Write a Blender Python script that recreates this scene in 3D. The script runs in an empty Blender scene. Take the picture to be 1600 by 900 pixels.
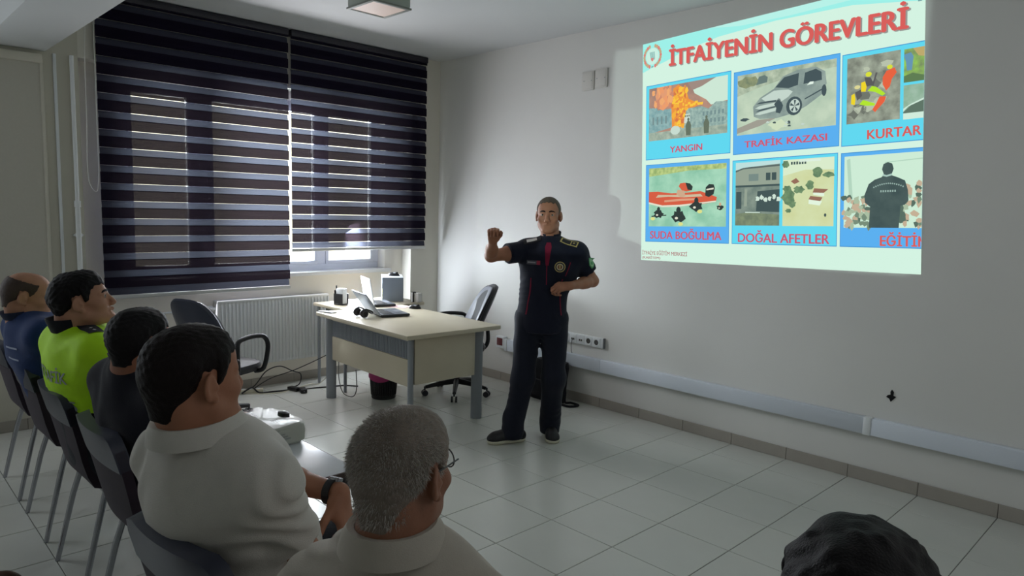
import bpy, bmesh, math, random
import numpy as np
from mathutils import Vector, Matrix
from mathutils.bvhtree import BVHTree

random.seed(7)
SC = bpy.context.scene
COL = SC.collection


def lin(r, g=None, b=None):
    """0-255 sRGB triple to linear"""
    if g is None:
        r, g, b = r
    f = lambda c: c / 12.92 if c <= .04045 else ((c + .055) / 1.055) ** 2.4
    return tuple(f(v / 255.) for v in (r, g, b))


# ------------------------------------------------------------------ camera
cam = bpy.data.cameras.new('camera')
cam.sensor_width = 36.0
cam.lens = 1100.58 / 1600 * 36
cam.clip_start = .05
cam_ob = bpy.data.objects.new('camera', cam)
COL.objects.link(cam_ob)
_yaw, _pit, _rol = 2.36932207, -.110306716, .026244396
_f = Vector((math.cos(_yaw) * math.cos(_pit), math.sin(_yaw) * math.cos(_pit), math.sin(_pit)))
_r = Vector((math.sin(_yaw), -math.cos(_yaw), 0))
_u = _r.cross(_f)
_r2 = _r * math.cos(_rol) + _u * math.sin(_rol)
_u2 = -_r * math.sin(_rol) + _u * math.cos(_rol)
_m = Matrix((_r2, _u2, -_f)).transposed().to_4x4()
_m.translation = (5.7864, -4.5469, 1.6164)
cam_ob.matrix_world = _m
SC.camera = cam_ob

# ------------------------------------------------------------------ sky, light, exposure
W = bpy.data.worlds.new('daylight')
SC.world = W
W.use_nodes = True
_bg = W.node_tree.nodes['Background']
_bg.inputs[0].default_value = (1.0, .93, .78, 1)
_bg.inputs[1].default_value = 2.6
SC.view_settings.view_transform = 'Standard'
SC.view_settings.look = 'None'
SC.view_settings.gamma = 1
SC.view_settings.use_curve_mapping = False
SC.view_settings.exposure = 0.0
try:
    SC.cycles.use_denoising = True
    SC.cycles.max_bounces = 10
    SC.cycles.diffuse_bounces = 6
    SC.cycles.sample_clamp_indirect = 4.0
except Exception:
    pass


def area(name, loc, direction, sx, sy, power, color, spread=180):
    l = bpy.data.lights.new(name, 'AREA')
    l.shape = 'RECTANGLE'
    l.size, l.size_y = sx, sy
    l.energy = power
    l.color = color
    l.spread = math.radians(spread)
    o = bpy.data.objects.new(name, l)
    COL.objects.link(o)
    o.location = loc
    o.rotation_euler = Vector(direction).to_track_quat('-Z', 'Z').to_euler()
    return o


# daylight outside the window glass, and the daylight of the windows further back on the same wall
area('window_daylight', (-.85, -1.70, 2.0), (1, 0, -.18), 2.6, 1.7, 900, (.86, .93, 1.0))
# lamp added in front of the blinds, standing in for daylight through them
area('blind_fill', (.14, -1.70, 1.62), (1, 0, -.25), 2.6, 1.4, 30, (.96, .95, 1.0))
area('open_gap_daylight', (-.03, -1.00, 1.10), (1, .22, -.22), .72, .16, 30, (.80, .88, 1.0))
area('rear_window_daylight', (.16, -5.25, 1.75), (1, .25, -.1), 1.3, 1.5, 22, (.86, .93, 1.0))
area('right_wall_fill', (6.3, -2.4, 2.3), (-1, .35, -.35), 1.6, 1.2, 7, (.95, .97, 1.0))  # added fill lamp near the right wall, which has no window


# ------------------------------------------------------------------ materials
MATS = {}


def mat(name, col, rough=.6, metal=0., noise=0., nscale=30., bump=0., bscale=200., spec=.5, coat=0., trans=0.):
    """procedural principled material; col is 0-255 sRGB. noise = +- brightness variation"""
    if name in MATS:
        return MATS[name]
    m = bpy.data.materials.new(name)
    m.use_nodes = True
    nt = m.node_tree
    b = nt.nodes['Principled BSDF']
    c = lin(col)
    b.inputs['Base Color'].default_value = (*c, 1)
    b.inputs['Roughness'].default_value = rough
    b.inputs['Metallic'].default_value = metal
    b.inputs['Specular IOR Level'].default_value = spec
    b.inputs['Coat Weight'].default_value = coat
    b.inputs['Transmission Weight'].default_value = trans
    tc = nt.nodes.new('ShaderNodeTexCoord')
    if noise:
        n = nt.nodes.new('ShaderNodeTexNoise')
        n.inputs['Scale'].default_value = nscale
        n.inputs['Detail'].default_value = 5
        nt.links.new(tc.outputs['Object'], n.inputs['Vector'])
        mx = nt.nodes.new('ShaderNodeMix')
        mx.data_type = 'RGBA'
        mx.inputs[6].default_value = (*[v * (1 - noise) for v in c], 1)
        mx.inputs[7].default_value = (*[min(1, v * (1 + noise)) for v in c], 1)
        nt.links.new(n.outputs['Fac'], mx.inputs[0])
        nt.links.new(mx.outputs[2], b.inputs['Base Color'])
    if bump:
        n2 = nt.nodes.new('ShaderNodeTexNoise')
        n2.inputs['Scale'].default_value = bscale
        n2.inputs['Detail'].default_value = 3
        nt.links.new(tc.outputs['Object'], n2.inputs['Vector'])
        bp = nt.nodes.new('ShaderNodeBump')
        bp.inputs['Strength'].default_value = bump
        bp.inputs['Distance'].default_value = .004
        nt.links.new(n2.outputs['Fac'], bp.inputs['Height'])
        nt.links.new(bp.outputs['Normal'], b.inputs['Normal'])
    MATS[name] = m
    return m


def sheer(name, col, tcol, mixf, tfac=0., nscale=140.):
    """cloth that lets daylight through: diffuse + translucent (+ a woven, partly open part)"""
    m = bpy.data.materials.new(name)
    m.use_nodes = True
    nt = m.node_tree
    nt.nodes.remove(nt.nodes['Principled BSDF'])
    out = nt.nodes['Material Output']
    d = nt.nodes.new('ShaderNodeBsdfDiffuse')
    d.inputs[0].default_value = (*lin(col), 1)
    t = nt.nodes.new('ShaderNodeBsdfTranslucent')
    t.inputs[0].default_value = (*lin(tcol), 1)
    mx = nt.nodes.new('ShaderNodeMixShader')
    mx.inputs[0].default_value = mixf
    nt.links.new(d.outputs[0], mx.inputs[1])
    nt.links.new(t.outputs[0], mx.inputs[2])
    last = mx
    if tfac:
        tp = nt.nodes.new('ShaderNodeBsdfTransparent')
        tp.inputs[0].default_value = (1, .93, .9, 1)
        n = nt.nodes.new('ShaderNodeTexNoise')
        n.inputs['Scale'].default_value = nscale
        n.inputs['Detail'].default_value = 4
        tc = nt.nodes.new('ShaderNodeTexCoord')
        nt.links.new(tc.outputs['Object'], n.inputs['Vector'])
        mp = nt.nodes.new('ShaderNodeMapRange')
        mp.inputs['From Min'].default_value = .35
        mp.inputs['From Max'].default_value = .75
        mp.inputs['To Min'].default_value = tfac * .5
        mp.inputs['To Max'].default_value = tfac * 1.6
        nt.links.new(n.outputs['Fac'], mp.inputs['Value'])
        m2 = nt.nodes.new('ShaderNodeMixShader')
        nt.links.new(mp.outputs[0], m2.inputs[0])
        nt.links.new(mx.outputs[0], m2.inputs[1])
        nt.links.new(tp.outputs[0], m2.inputs[2])
        last = m2
    nt.links.new(last.outputs[0], out.inputs[0])
    return m


def emit(name, col, k=1.0, noise=0., nscale=12., col2=None):
    """projected light on the wall: sRGB 0-255"""
    if name in MATS:
        return MATS[name]
    m = bpy.data.materials.new(name)
    m.use_nodes = True
    nt = m.node_tree
    nt.nodes.remove(nt.nodes['Principled BSDF'])
    e = nt.nodes.new('ShaderNodeEmission')
    c = lin(col)
    e.inputs[0].default_value = (*c, 1)
    e.inputs[1].default_value = k
    if noise or col2:
        n = nt.nodes.new('ShaderNodeTexNoise')
        n.inputs['Scale'].default_value = nscale
        n.inputs['Detail'].default_value = 6
        tc = nt.nodes.new('ShaderNodeTexCoord')
        nt.links.new(tc.outputs['Object'], n.inputs['Vector'])
        mp = nt.nodes.new('ShaderNodeMapRange')
        mp.inputs['From Min'].default_value = .35
        mp.inputs['From Max'].default_value = .65
        nt.links.new(n.outputs['Fac'], mp.inputs['Value'])
        mx = nt.nodes.new('ShaderNodeMix')
        mx.data_type = 'RGBA'
        c2 = lin(col2) if col2 else tuple(min(1, v * (1 + noise)) for v in c)
        c1 = c if col2 else tuple(v * (1 - noise) for v in c)
        mx.inputs[6].default_value = (*c1, 1)
        mx.inputs[7].default_value = (*c2, 1)
        nt.links.new(mp.outputs[0], mx.inputs[0])
        nt.links.new(mx.outputs[2], e.inputs[0])
    nt.links.new(e.outputs[0], nt.nodes['Material Output'].inputs[0])
    MATS[name] = m
    return m


def fabric(name, col, bump=.25, noise=.12, scale=260., sheen=.3):
    m = mat(name, col, .88, noise=noise, nscale=40, bump=bump, bscale=scale, spec=.2)
    m.node_tree.nodes['Principled BSDF'].inputs['Sheen Weight'].default_value = sheen * .3
    return m


def skin(name, col):
    return mat(name, col, .55, noise=.16, nscale=22, bump=.12, bscale=260, spec=.35)


# ------------------------------------------------------------------ objects
def tag(o, label=None, cat=None, group=None, kind=None):
    if label:
        o['label'] = label
    if cat:
        o['category'] = cat
    if group:
        o['group'] = group
    if kind:
        o['kind'] = kind
    return o


def thing(name, label, cat, loc=(0, 0, 0), rz=0., group=None):
    o = bpy.data.objects.new(name, None)
    o.empty_display_size = .05
    COL.objects.link(o)
    o.location = loc
    o.rotation_euler = (0, 0, rz)
    return tag(o, label, cat, group)


def link(name, me, parent=None):
    o = bpy.data.objects.new(name, me)
    COL.objects.link(o)
    if parent is not None:
        o.parent = parent
    return o


def copy_tree(o, parent=None):
    c = o.copy()
    COL.objects.link(c)
    if parent is not None:
        c.parent = parent
    for ch in list(o.children):
        copy_tree(ch, c)
    return c


class MB:
    """collects shapes and links them as one mesh object"""

    def __init__(self):
        self.bm = bmesh.new()

    def _take(self, geom, mi):
        for f in geom:
            if isinstance(f, bmesh.types.BMFace):
                f.material_index = mi

    def box(self, lo, hi, mi=0, bev=0., seg=2, rot=None, piv=None):
        lo, hi = Vector(lo), Vector(hi)
        c, s = (lo + hi) / 2, hi - lo
        r = bmesh.ops.create_cube(self.bm, size=1)
        vs = r['verts']
        for v in vs:
            v.co = Vector((v.co.x * s.x, v.co.y * s.y, v.co.z * s.z)) + c
        fs = list({f for v in vs for f in v.link_faces})
        for f in fs:
            f.material_index = mi
        if bev:
            es = list({e for v in vs for e in v.link_edges})
            b = bmesh.ops.bevel(self.bm, geom=es + vs + fs, offset=bev, segments=seg, affect='EDGES', profile=.5)
            vs = list({v for f in b['faces'] for v in f.verts} | {v for v in vs if v.is_valid})
            for f in {f for v in vs for f in v.link_faces}:
                f.material_index = mi
        if rot is not None:
            p = Vector(piv) if piv is not None else c
            for v in vs:
                v.co = rot @ (v.co - p) + p
        return self

    def face(self, pts, mi=0):
        f = self.bm.faces.new([self.bm.verts.new(p) for p in pts])
        f.material_index = mi
        return self

    def rings(self, rings, mi=0, closed=True, caps=True):
        """loft a list of rings (lists of points of equal length)"""
        R = [[self.bm.verts.new(p) for p in r] for r in rings]
        n = len(R[0])
        for a, b in zip(R[:-1], R[1:]):
            for i in range(n if closed else n - 1):
                j = (i + 1) % n
                f = self.bm.faces.new((a[i], a[j], b[j], b[i]))
                f.material_index = mi
        if caps and closed:
            f = self.bm.faces.new(list(reversed(R[0])))
            f.material_index = mi
            f = self.bm.faces.new(R[-1])
            f.material_index = mi
        return self

    def tube(self, pts, rad, n=10, mi=0, caps=True):
        pts = [Vector(p) for p in pts]
        rads = rad if isinstance(rad, (list, tuple)) else [rad] * len(pts)
        rg = []
        up = None
        for i, p in enumerate(pts):
            a = pts[max(0, i - 1)]
            b = pts[min(len(pts) - 1, i + 1)]
            t = (b - a).normalized()
            if up is None:
                up = Vector((0, 0, 1)) if abs(t.z) < .9 else Vector((1, 0, 0))
            s = t.cross(up).normalized()
            up = s.cross(t).normalized()
            rg.append([p + (s * math.cos(2 * math.pi * k / n) + up * math.sin(2 * math.pi * k / n)) * rads[i] for k in range(n)])
        return self.rings(rg, mi, True, caps)

    def lathe(self, prof, c=(0, 0, 0), n=24, mi=0, sx=1., sy=1., caps=True):
        c = Vector(c)
        rg = [[c + Vector((r * sx * math.cos(2 * math.pi * k / n), r * sy * math.sin(2 * math.pi * k / n), z)) for k in range(n)] for r, z in prof]
        return self.rings(rg, mi, True, caps)

    def ball(self, c, r, mi=0, seg=12, sc=(1, 1, 1)):
        o = bmesh.ops.create_uvsphere(self.bm, u_segments=seg, v_segments=max(6, seg * 2 // 3), radius=r)
        for v in o['verts']:
            v.co = Vector((v.co.x * sc[0], v.co.y * sc[1], v.co.z * sc[2])) + Vector(c)
        for f in {f for v in o['verts'] for f in v.link_faces}:
            f.material_index = mi
        return self

    def mesh(self, name, mats, smooth=True, ang=40):
        bmesh.ops.recalc_face_normals(self.bm, faces=self.bm.faces)
        me = bpy.data.meshes.new(name)
        self.bm.to_mesh(me)
        self.bm.free()
        for m in (mats if isinstance(mats, (list, tuple)) else [mats]):
            me.materials.append(m)
        if smooth:
            me.polygons.foreach_set('use_smooth', [True] * len(me.polygons))
            me.set_sharp_from_angle(angle=math.radians(ang))
        return me

    def build(self, name, mats, parent=None, smooth=True, ang=40):
        return link(name, self.mesh(name, mats, smooth, ang), parent)


def bez(pts, n=8):
    """smooth path through points (Catmull-Rom)"""
    P = [Vector(p) for p in pts]
    out = []
    for i in range(len(P) - 1):
        p0, p1, p2, p3 = P[max(i - 1, 0)], P[i], P[i + 1], P[min(i + 2, len(P) - 1)]
        for k in range(n):
            t = k / n
            out.append(.5 * ((2 * p1) + (p2 - p0) * t + (2 * p0 - 5 * p1 + 4 * p2 - p3) * t * t + (3 * p1 - p0 - 3 * p2 + p3) * t ** 3))
    out.append(P[-1])
    return out


# common materials
WALLC = mat('painted_wall', (214, 213, 208), .55, noise=.05, nscale=1.6, bump=.10, bscale=60)
CEILC = mat('painted_ceiling', (205, 207, 207), .8, noise=.04, nscale=1.2, bump=.08, bscale=60)
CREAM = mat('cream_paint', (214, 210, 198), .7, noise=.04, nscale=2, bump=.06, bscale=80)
WHITEP = mat('white_plastic', (222, 225, 226), .35, noise=.03, nscale=4)
PVC = mat('white_window_profile', (226, 228, 232), .3)
BLACKP = mat('black_plastic', (22, 22, 25), .42)
DARKP = mat('dark_grey_plastic', (48, 49, 54), .45)
CHROME = mat('chrome_metal', (170, 172, 178), .22, metal=1.)
GREYM = mat('grey_painted_metal', (142, 147, 152), .42, noise=.04, nscale=8)
RADW = mat('radiator_enamel', (224, 226, 226), .35)
# ------------------------------------------------------------------ room
RX, RY, RH = 6.606, -6.293, 3.082
TX, TY, TS = .206, -.293, .4
grout = mat('tile_grout', (96, 96, 90), .85, noise=.15, nscale=9)
tilem = mat('floor_tile_glaze', (196, 197, 190), .27, noise=.07, nscale=3.2, bump=.03, bscale=24, spec=.5)


def struct(name, mb, mats, **k):
    return tag(mb.build(name, mats, None, **k), kind='structure')


fl = struct('floor', MB().box((-.4, RY - .1, -.08), (RX + .1, .1, -.004)), grout)
g = .0018


def tile_mesh(w, d):
    return MB().box((g, g, -.01), (w - g, d - g, 0), bev=.0018, seg=1).mesh('tile', tilem, smooth=False)


full = tile_mesh(TS, TS)
xs = [0.0] + [TX + TS * i for i in range(17)]
ys = [0.0] + [TY - TS * i for i in range(16)]
cache = {}
for i in range(len(xs) - 1):
    for j in range(len(ys) - 1):
        w, d = xs[i + 1] - xs[i], ys[j] - ys[j + 1]
        key = (round(w, 3), round(d, 3))
        if key not in cache:
            cache[key] = tile_mesh(w, d)
        o = link('tile', cache[key], fl)
        o.location = (xs[i], ys[j + 1], random.uniform(-.0004, .0004))
# strip of floor inside the window niche
link('tile', MB().box((-.15, -3.2, -.01), (-.002, -.35, 0)).mesh('tile', tilem, smooth=False), fl)

struct('wall_back', MB().box((-.4, 0, 0), (RX, .18, RH)), WALLC)
struct('wall_right', MB().box((RX, RY, 0), (RX + .15, .18, RH)), WALLC)
struct('wall_front', MB().box((-.4, RY - .15, 0), (RX, RY, RH)), WALLC)
struct('ceiling', MB().box((-.4, RY, RH), (RX, .18, RH + .12)), CEILC)
# window wall: niche 15 cm deep between two piers, window opening in it
NY0, NY1, NZ = -3.215, -.345, 2.60
OY0, OY1, OZ0, OZ1 = -2.90, -.555, 1.0, 2.54
w = MB()
w.box((-.40, NY0, 0), (-.15, NY1, OZ0))
w.box((-.40, NY0, OZ1), (-.15, NY1, NZ))
w.box((-.40, NY0, OZ0), (-.15, OY0, OZ1))
w.box((-.40, OY1, OZ0), (-.15, NY1, OZ1))
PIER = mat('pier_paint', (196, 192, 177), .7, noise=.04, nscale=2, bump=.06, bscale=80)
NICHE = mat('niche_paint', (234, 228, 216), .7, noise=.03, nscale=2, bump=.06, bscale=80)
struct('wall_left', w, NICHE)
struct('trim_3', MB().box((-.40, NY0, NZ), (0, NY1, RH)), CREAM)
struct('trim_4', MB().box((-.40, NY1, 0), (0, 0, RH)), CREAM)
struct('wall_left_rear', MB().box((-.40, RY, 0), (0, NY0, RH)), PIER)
# concrete beam crossing the room
struct('trim_1', MB().box((0, -3.76, 2.605), (RX, -3.41, RH), bev=.006), CEILC)
# skirting tiles
skm = mat('skirting_tile_glaze', (158, 152, 143), .4, noise=.1, nscale=7)
bb = struct('baseboard_back', MB().box((0, -.004, 0), (RX, 0, .078)), grout)
skx = [0.0] + [TX + TS * i for i in range(17)]
for a, b in zip(skx[:-1], skx[1:]):
    link('skirting_tile', MB().box((a + .0015, -.011 - random.uniform(0, .001), .001), (b - .0015, -.0035, .08), bev=.0015, seg=1).mesh('skirting_tile', skm, smooth=False), bb)
bl = struct('baseboard_left', MB().box((-.15, NY0, 0), (-.146, NY1, .078)), grout)
y = NY1
while y - .4 > NY0 - .3:
    y2 = max(y - .4, NY0)
    link('skirting_tile', MB().box((-.147, y2 + .0015, .001), (-.139, y - .0015, .08), bev=.0015, seg=1).mesh('skirting_tile', skm, smooth=False), bl)
    y = y2
bl2 = struct('baseboard_front', MB().box((0, RY, 0), (.004, NY0, .078)), grout)
y = NY0
while y - .4 > -6.0:
    link('skirting_tile', MB().box((.0035, y - .4 + .0015, .001), (.011, y - .0015, .08), bev=.0015, seg=1).mesh('skirting_tile', skm, smooth=False), bl2)
    y -= .4

# window: PVC frame with four casement lights
win = thing('window_1', None, None, (-.30, 0, 0))
win['kind'] = 'structure'
fr = MB()
FW = .06
fr.box((-.03, OY0, OZ0), (.03, OY1, OZ0 + FW), bev=.004)
fr.box((-.03, OY0, OZ1 - FW), (.03, OY1, OZ1), bev=.004)
for a, b in ((OY0, OY0 + FW), (OY1 - FW, OY1), (-2.36, -2.22), (-1.23, -1.145)):
    fr.box((-.03, a, OZ0 + FW), (.03, b, OZ1 - FW), bev=.004)
fr.build('window_frame', PVC, win)
glass = bpy.data.materials.new('window_glass')
glass.use_nodes = True
_nt = glass.node_tree
_nt.nodes.remove(_nt.nodes['Principled BSDF'])
_t = _nt.nodes.new('ShaderNodeBsdfTransparent')
_t.inputs[0].default_value = (.93, .95, .94, 1)
_g = _nt.nodes.new('ShaderNodeBsdfGlossy')
_g.inputs['Roughness'].default_value = .03
_fx = _nt.nodes.new('ShaderNodeFresnel')
_mx = _nt.nodes.new('ShaderNodeMixShader')
_nt.links.new(_fx.outputs[0], _mx.inputs[0])
_nt.links.new(_t.outputs[0], _mx.inputs[1])
_nt.links.new(_g.outputs[0], _mx.inputs[2])
_nt.links.new(_mx.outputs[0], _nt.nodes['Material Output'].inputs[0])
for a, b in ((OY0 + FW, -2.36), (-2.22, -1.23), (-1.145, OY1 - FW)):
    s = MB()
    z0, z1 = OZ0 + FW, OZ1 - FW
    t = .032
    s.box((-.02, a, z0), (.038, b, z0 + t), bev=.003)
    s.box((-.02, a, z1 - t), (.038, b, z1), bev=.003)
    s.box((-.02, a, z0 + t), (.038, a + t, z1 - t), bev=.003)
    s.box((-.02, b - t, z0 + t), (.038, b, z1 - t), bev=.003)
    so = s.build('sash', PVC, win)
    MB().box((-.004, a + t - .004, z0 + t - .004), (.004, b - t + .004, z1 - t + .004)).build('pane', glass, so, smooth=False)
MB().box((.038, -1.30, 1.62), (.075, -1.285, 1.74), bev=.005).build('window_handle', PVC, win)
struct('trim_2', MB().box((-.272, OY0 - .04, OZ0 - .03), (-.10, OY1 + .05, OZ0 + .004), bev=.006), mat('white_window_sill', (222, 222, 220), .4, noise=.03, nscale=5))

# ------------------------------------------------------------------ zebra blinds
dark_cloth = sheer('dark_blind_cloth', (24, 20, 34), (50, 40, 46), .06, .013, 120)
sheer_cloth = sheer('sheer_blind_cloth', (60, 61, 74), (110, 114, 130), .080, .018, 400)
rail_m = mat('blind_rail', (196, 196, 194), .35)
rail_d = mat('blind_head_rail', (30, 27, 38), .5)


def blind(label, y0, y1, zb, zt, per, cord, slit=.003):
    t = thing('zebra_blind', label, 'window blind', (.05, (y0 + y1) / 2, zb), group='zebra blinds in front of the window')
    L = (y1 - y0) / 2
    H = zt - zb
    MB().box((-.045, -L, H - .055), (.03, L, H), bev=.008).build('head_rail', rail_d, t)
    MB().box((-.014, -L - .004, 0), (.014, L + .004, .028), bev=.006).build('bottom_rail', rail_m, t)
    z = .030
    k = 0
    while z < H - .06:
        zs = min(z + per * .43, H - .056)
        # sheer band, slightly bowed, its top leaning back to leave a thin slit of light
        rg = []
        for s in range(5):
            u = s / 4
            rg.append([(.004 - .010 * u + .003 * math.sin(u * math.pi), yy + .004 * (1 if yy > 0 else -1) * -1, z + (zs - z - slit) * u) for yy in (-L, -L / 3, L / 3, L)])
        link('sheer_band', MB().rings(rg, closed=False).mesh('sheer_band', sheer_cloth), t)
        ze = min(z + per, H - .05)
        if ze - zs > .01:
            m = MB()
            x0 = .010 + random.uniform(-.001, .001)
            ov = .006
            m.rings([[(x0 + .0012 * math.sin(q * 1.57), yy, zs + (ze + ov - zs) * q / 2) for yy in (-L, 0, L)] for q in range(3)], closed=False)
            m.build('dark_band', dark_cloth, t, smooth=False)
        z += per
        k += 1
    if cord:
        yc = -L - .075
        c = MB()
        zt2, zb2 = H - .03, .80
        path = bez([(.0, -L - .012, zt2), (.0, -L - .060, zt2 - .25), (.0, -L - .070, zb2 + .5), (.0, -L - .075, zb2 + .12), (.0, -L - .045, zb2), (.006, -L - .012, zb2 + .04), (.008, -L - .008, zb2 + .5), (.008, -L - .008, zt2 - .02)], 6)
        c.tube(path, .0022, 6)
        c.build('pull_cord', mat('white_cord', (228, 226, 218), .5), t)
    return t


blind('long dark zebra blind, left one of the pair, hanging below the sill over the radiator', -3.118, -1.672, .885, 3.078, .1275, True, .0014)
blind('shorter dark zebra blind, right one of the pair, ending above the desk', -1.650, -.212, 1.205, 3.078, .1225, False, .0042)

# cream roller screen on the wall left of the pier, heating riser
t = thing('roller_screen', 'flat cream roller screen covering the wall at the far left', 'roller blind', (0.02, -4.5, .55))
MB().box((-.008, -1.05, 0), (-.004, 1.05, 2.0)).build('screen_cloth', mat('cream_screen_cloth', (192, 188, 176), .8, noise=.04, nscale=60), t)
MB().box((-.018, -1.06, 1.97), (.02, 1.065, 2.03), bev=.008).build('head_rail', mat('cream_rail', (205, 200, 186), .5), t)
MB().box((-.012, 1.05, 0), (.004, 1.07, 2.0), bev=.002).build('side_rail', MATS['cream_rail'], t)
t = thing('heating_pipe', 'white vertical heating pipe running up the pier left of the blinds', 'pipe', (.035, -3.262, 0))
MB().tube([(0, 0, 0), (0, 0, 1.55)], .017, 14).build('lower_pipe', RADW, t)
MB().tube([(0, 0, 1.5), (0, 0, 1.62), (-.004, -.0, 2.6)], .0135, 14).build('upper_pipe', RADW, t)
MB().tube([(0, 0, 1.555), (0, 0, 1.60)], .021, 14).build('pipe_sleeve', RADW, t)
cl = MB()
cl.box((-.034, -.03, 1.352), (.0, .03, 1.364))
cl.tube([(0, 0, 1.345), (0, 0, 1.371)], .021, 14)
cl.build('pipe_clamp', RADW, t)
t = thing('conduit', 'thin white cable conduit on the pier beside the roller screen', 'conduit', (.006, -3.36, .0))
MB().box((-.006, -.01, .08), (.008, .01, 2.6), bev=.002).build('conduit_cover', WHITEP, t)

# ------------------------------------------------------------------ radiator
ry0, ry1, rz0, rz1 = -2.255, -1.235, .20, .80
t = thing('radiator', 'white ribbed panel radiator under the window behind the desk', 'radiator', (-.10, (ry0 + ry1) / 2, rz0))
L = (ry1 - ry0) / 2
H = rz1 - rz0
n = 31
pr = []
for i in range(n):
    yc = -L + .02 + (2 * L - .04) * (i + .5) / n
    p = (2 * L - .04) / n
    pr += [(.0, yc - p * .5), (.0, yc - p * .22), (.013, yc - p * .08), (.013, yc + p * .20), (.0, yc + p * .36)]
pr = [(.0, -L)] + pr + [(.0, L)]
m = MB()
zz = [.02, .035, .05, H - .05, H - .035, H - .02]
am = [0, .35, 1, 1, .35, 0]
m.rings([[(.03 + a * x, yy, z) for x, yy in pr] for z, a in zip(zz, am)], closed=False)
m.build('front_panel', RADW, t, ang=60)
b = MB()
b.box((-.035, -L, .02), (.029, L, H - .02))
b.build('core', RADW, t, smooth=False)
b = MB()
b.box((-.04, -L - .004, H - .02), (.046, L + .004, H), bev=.006)
b.build('top_cover', RADW, t)
for s in (-1, 1):
    MB().box((-.04, s * L - .006, .0), (.046, s * L + .006, H - .021), bev=.004).build('side_cover', RADW, t)
v = MB()
v.tube([(0, -L - .004, H - .065), (0, -L - .03, H - .065)], .014)
v.tube([(0, -L - .03, H - .065), (0, -L - .075, H - .065)], [.026, .022], 14)
v.build('valve', WHITEP, t)
MB().tube(bez([(0, -L - .075, H - .065), (0, -L - .3, H - .068), (.0, -.96, H - .07), (.0, -1.0, H - .03)], 4), .008).build('supply_pipe', RADW, t)
for s in (-.6, .6):
    MB().box((-.05, s * L - .015, .1), (-.034, s * L + .015, H - .1)).build('bracket', GREYM, t)

# ------------------------------------------------------------------ ceiling lamp
t = thing('ceiling_light', 'square boxed ceiling light, switched off, near the window', 'ceiling light', (1.465, -1.70, 2.975))
h = MB()
h.box((-.16, -.155, .012), (.16, .155, .106), bev=.012)
h.build('housing', mat('lamp_housing', (150, 158, 148), .5), t)
f = MB()
for lo, hi in (((-.165, -.16, 0), (.165, -.135, .014)), ((-.165, .135, 0), (.165, .16, .014)), ((-.165, -.135, 0), (-.14, .135, .014)), ((.14, -.135, 0), (.165, .135, .014))):
    f.box(lo, hi, bev=.003)
f.build('rim', mat('lamp_rim', (120, 124, 116), .5), t)
MB().box((-.14, -.135, .004), (.14, .135, .012)).build('diffuser', mat('lamp_diffuser', (238, 214, 200), .45), t)

# ------------------------------------------------------------------ cable trunking, sockets, plates on the back wall
t = thing('cable_trunking', 'long white cable trunking along the wall above the skirting', 'cable trunking', (0, 0, .306))
tr = mat('trunking_plastic', (206, 212, 220), .4, noise=.03, nscale=3)
for a, b in ((1.12, 2.225), (2.227, 4.290), (4.330, RX - .02)):
    m = MB()
    m.box((a, -.052, 0), (b, -.0005, .104), bev=.004)
    m.build('trunking_cover', tr, t)
MB().box((4.288, -.055, -.003), (4.332, -.0005, .107), bev=.003).build('joint_cover', WHITEP, t)
e = MB()
e.box((1.085, -.056, -.004), (1.122, -.0005, .108), bev=.003)
e.build('end_cap', WHITEP, t)
t = thing('wall_socket', 'white mounted socket block with a dark red face at the end of the trunking', 'socket', (1.02, 0, .30))
MB().box((-.055, -.05, .02), (.055, -.0005, .13), bev=.005).build('socket_box', WHITEP, t)
MB().box((-.035, -.054, .045), (.04, -.049, .115), bev=.002).build('socket_face', mat('dark_red_plastic', (92, 22, 30), .4), t)

t = thing('socket_panel', 'white wall panel of round power sockets behind the presenter', 'socket', (2.0, 0, .50))
MB().box((-.22, -.02, -.0), (.23, -.0005, .086), bev=.004).build('frame', WHITEP, t)
dk = mat('socket_well', (72, 70, 66), .6)
for k in range(5):
    xx = -.18 + .085 * k
    o = MB().box((xx - .038, -.024, .006), (xx + .038, -.019, .080), bev=.002).build('socket_module', WHITEP, t)
    if k >= 3:
        ring = MB()
        ring.rings([[(xx + r * math.cos(a * math.pi / 10), yy, .043 + r * math.sin(a * math.pi / 10)) for a in range(20)] for r, yy in ((.031, -.0235), (.031, -.027), (.025, -.027), (.022, -.0245))], caps=False)
        ring.build('socket_ring', WHITEP, o)
        MB().rings([[(xx + r * math.cos(a * math.pi / 10), yy, .043 + r * math.sin(a * math.pi / 10)) for a in range(20)] for r, yy in ((.0235, -.0242), (.001, -.0242))], caps=False).build('socket_well', dk, o)
    else:
        q = MB()
        q.box((xx - .016, -.027, .030), (xx - .004, -.023, .046))
        q.box((xx + .004, -.027, .030), (xx + .016, -.023, .046))
        q.build('data_port', dk, o)
MB().box((.228, -.024, .0), (.238, -.0005, .086), bev=.002).build('panel_end', mat('grey_plastic', (120, 122, 124), .5), t)
o = MB().tube(bez([(1.905, -.028, .538), (1.91, -.05, .50), (1.915, -.052, .44), (1.92, -.045, .418)], 6), .0028, 6).build('cable', BLACKP)
tag(o, 'short black cable hanging from the socket panel to the trunking', 'cable')

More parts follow.
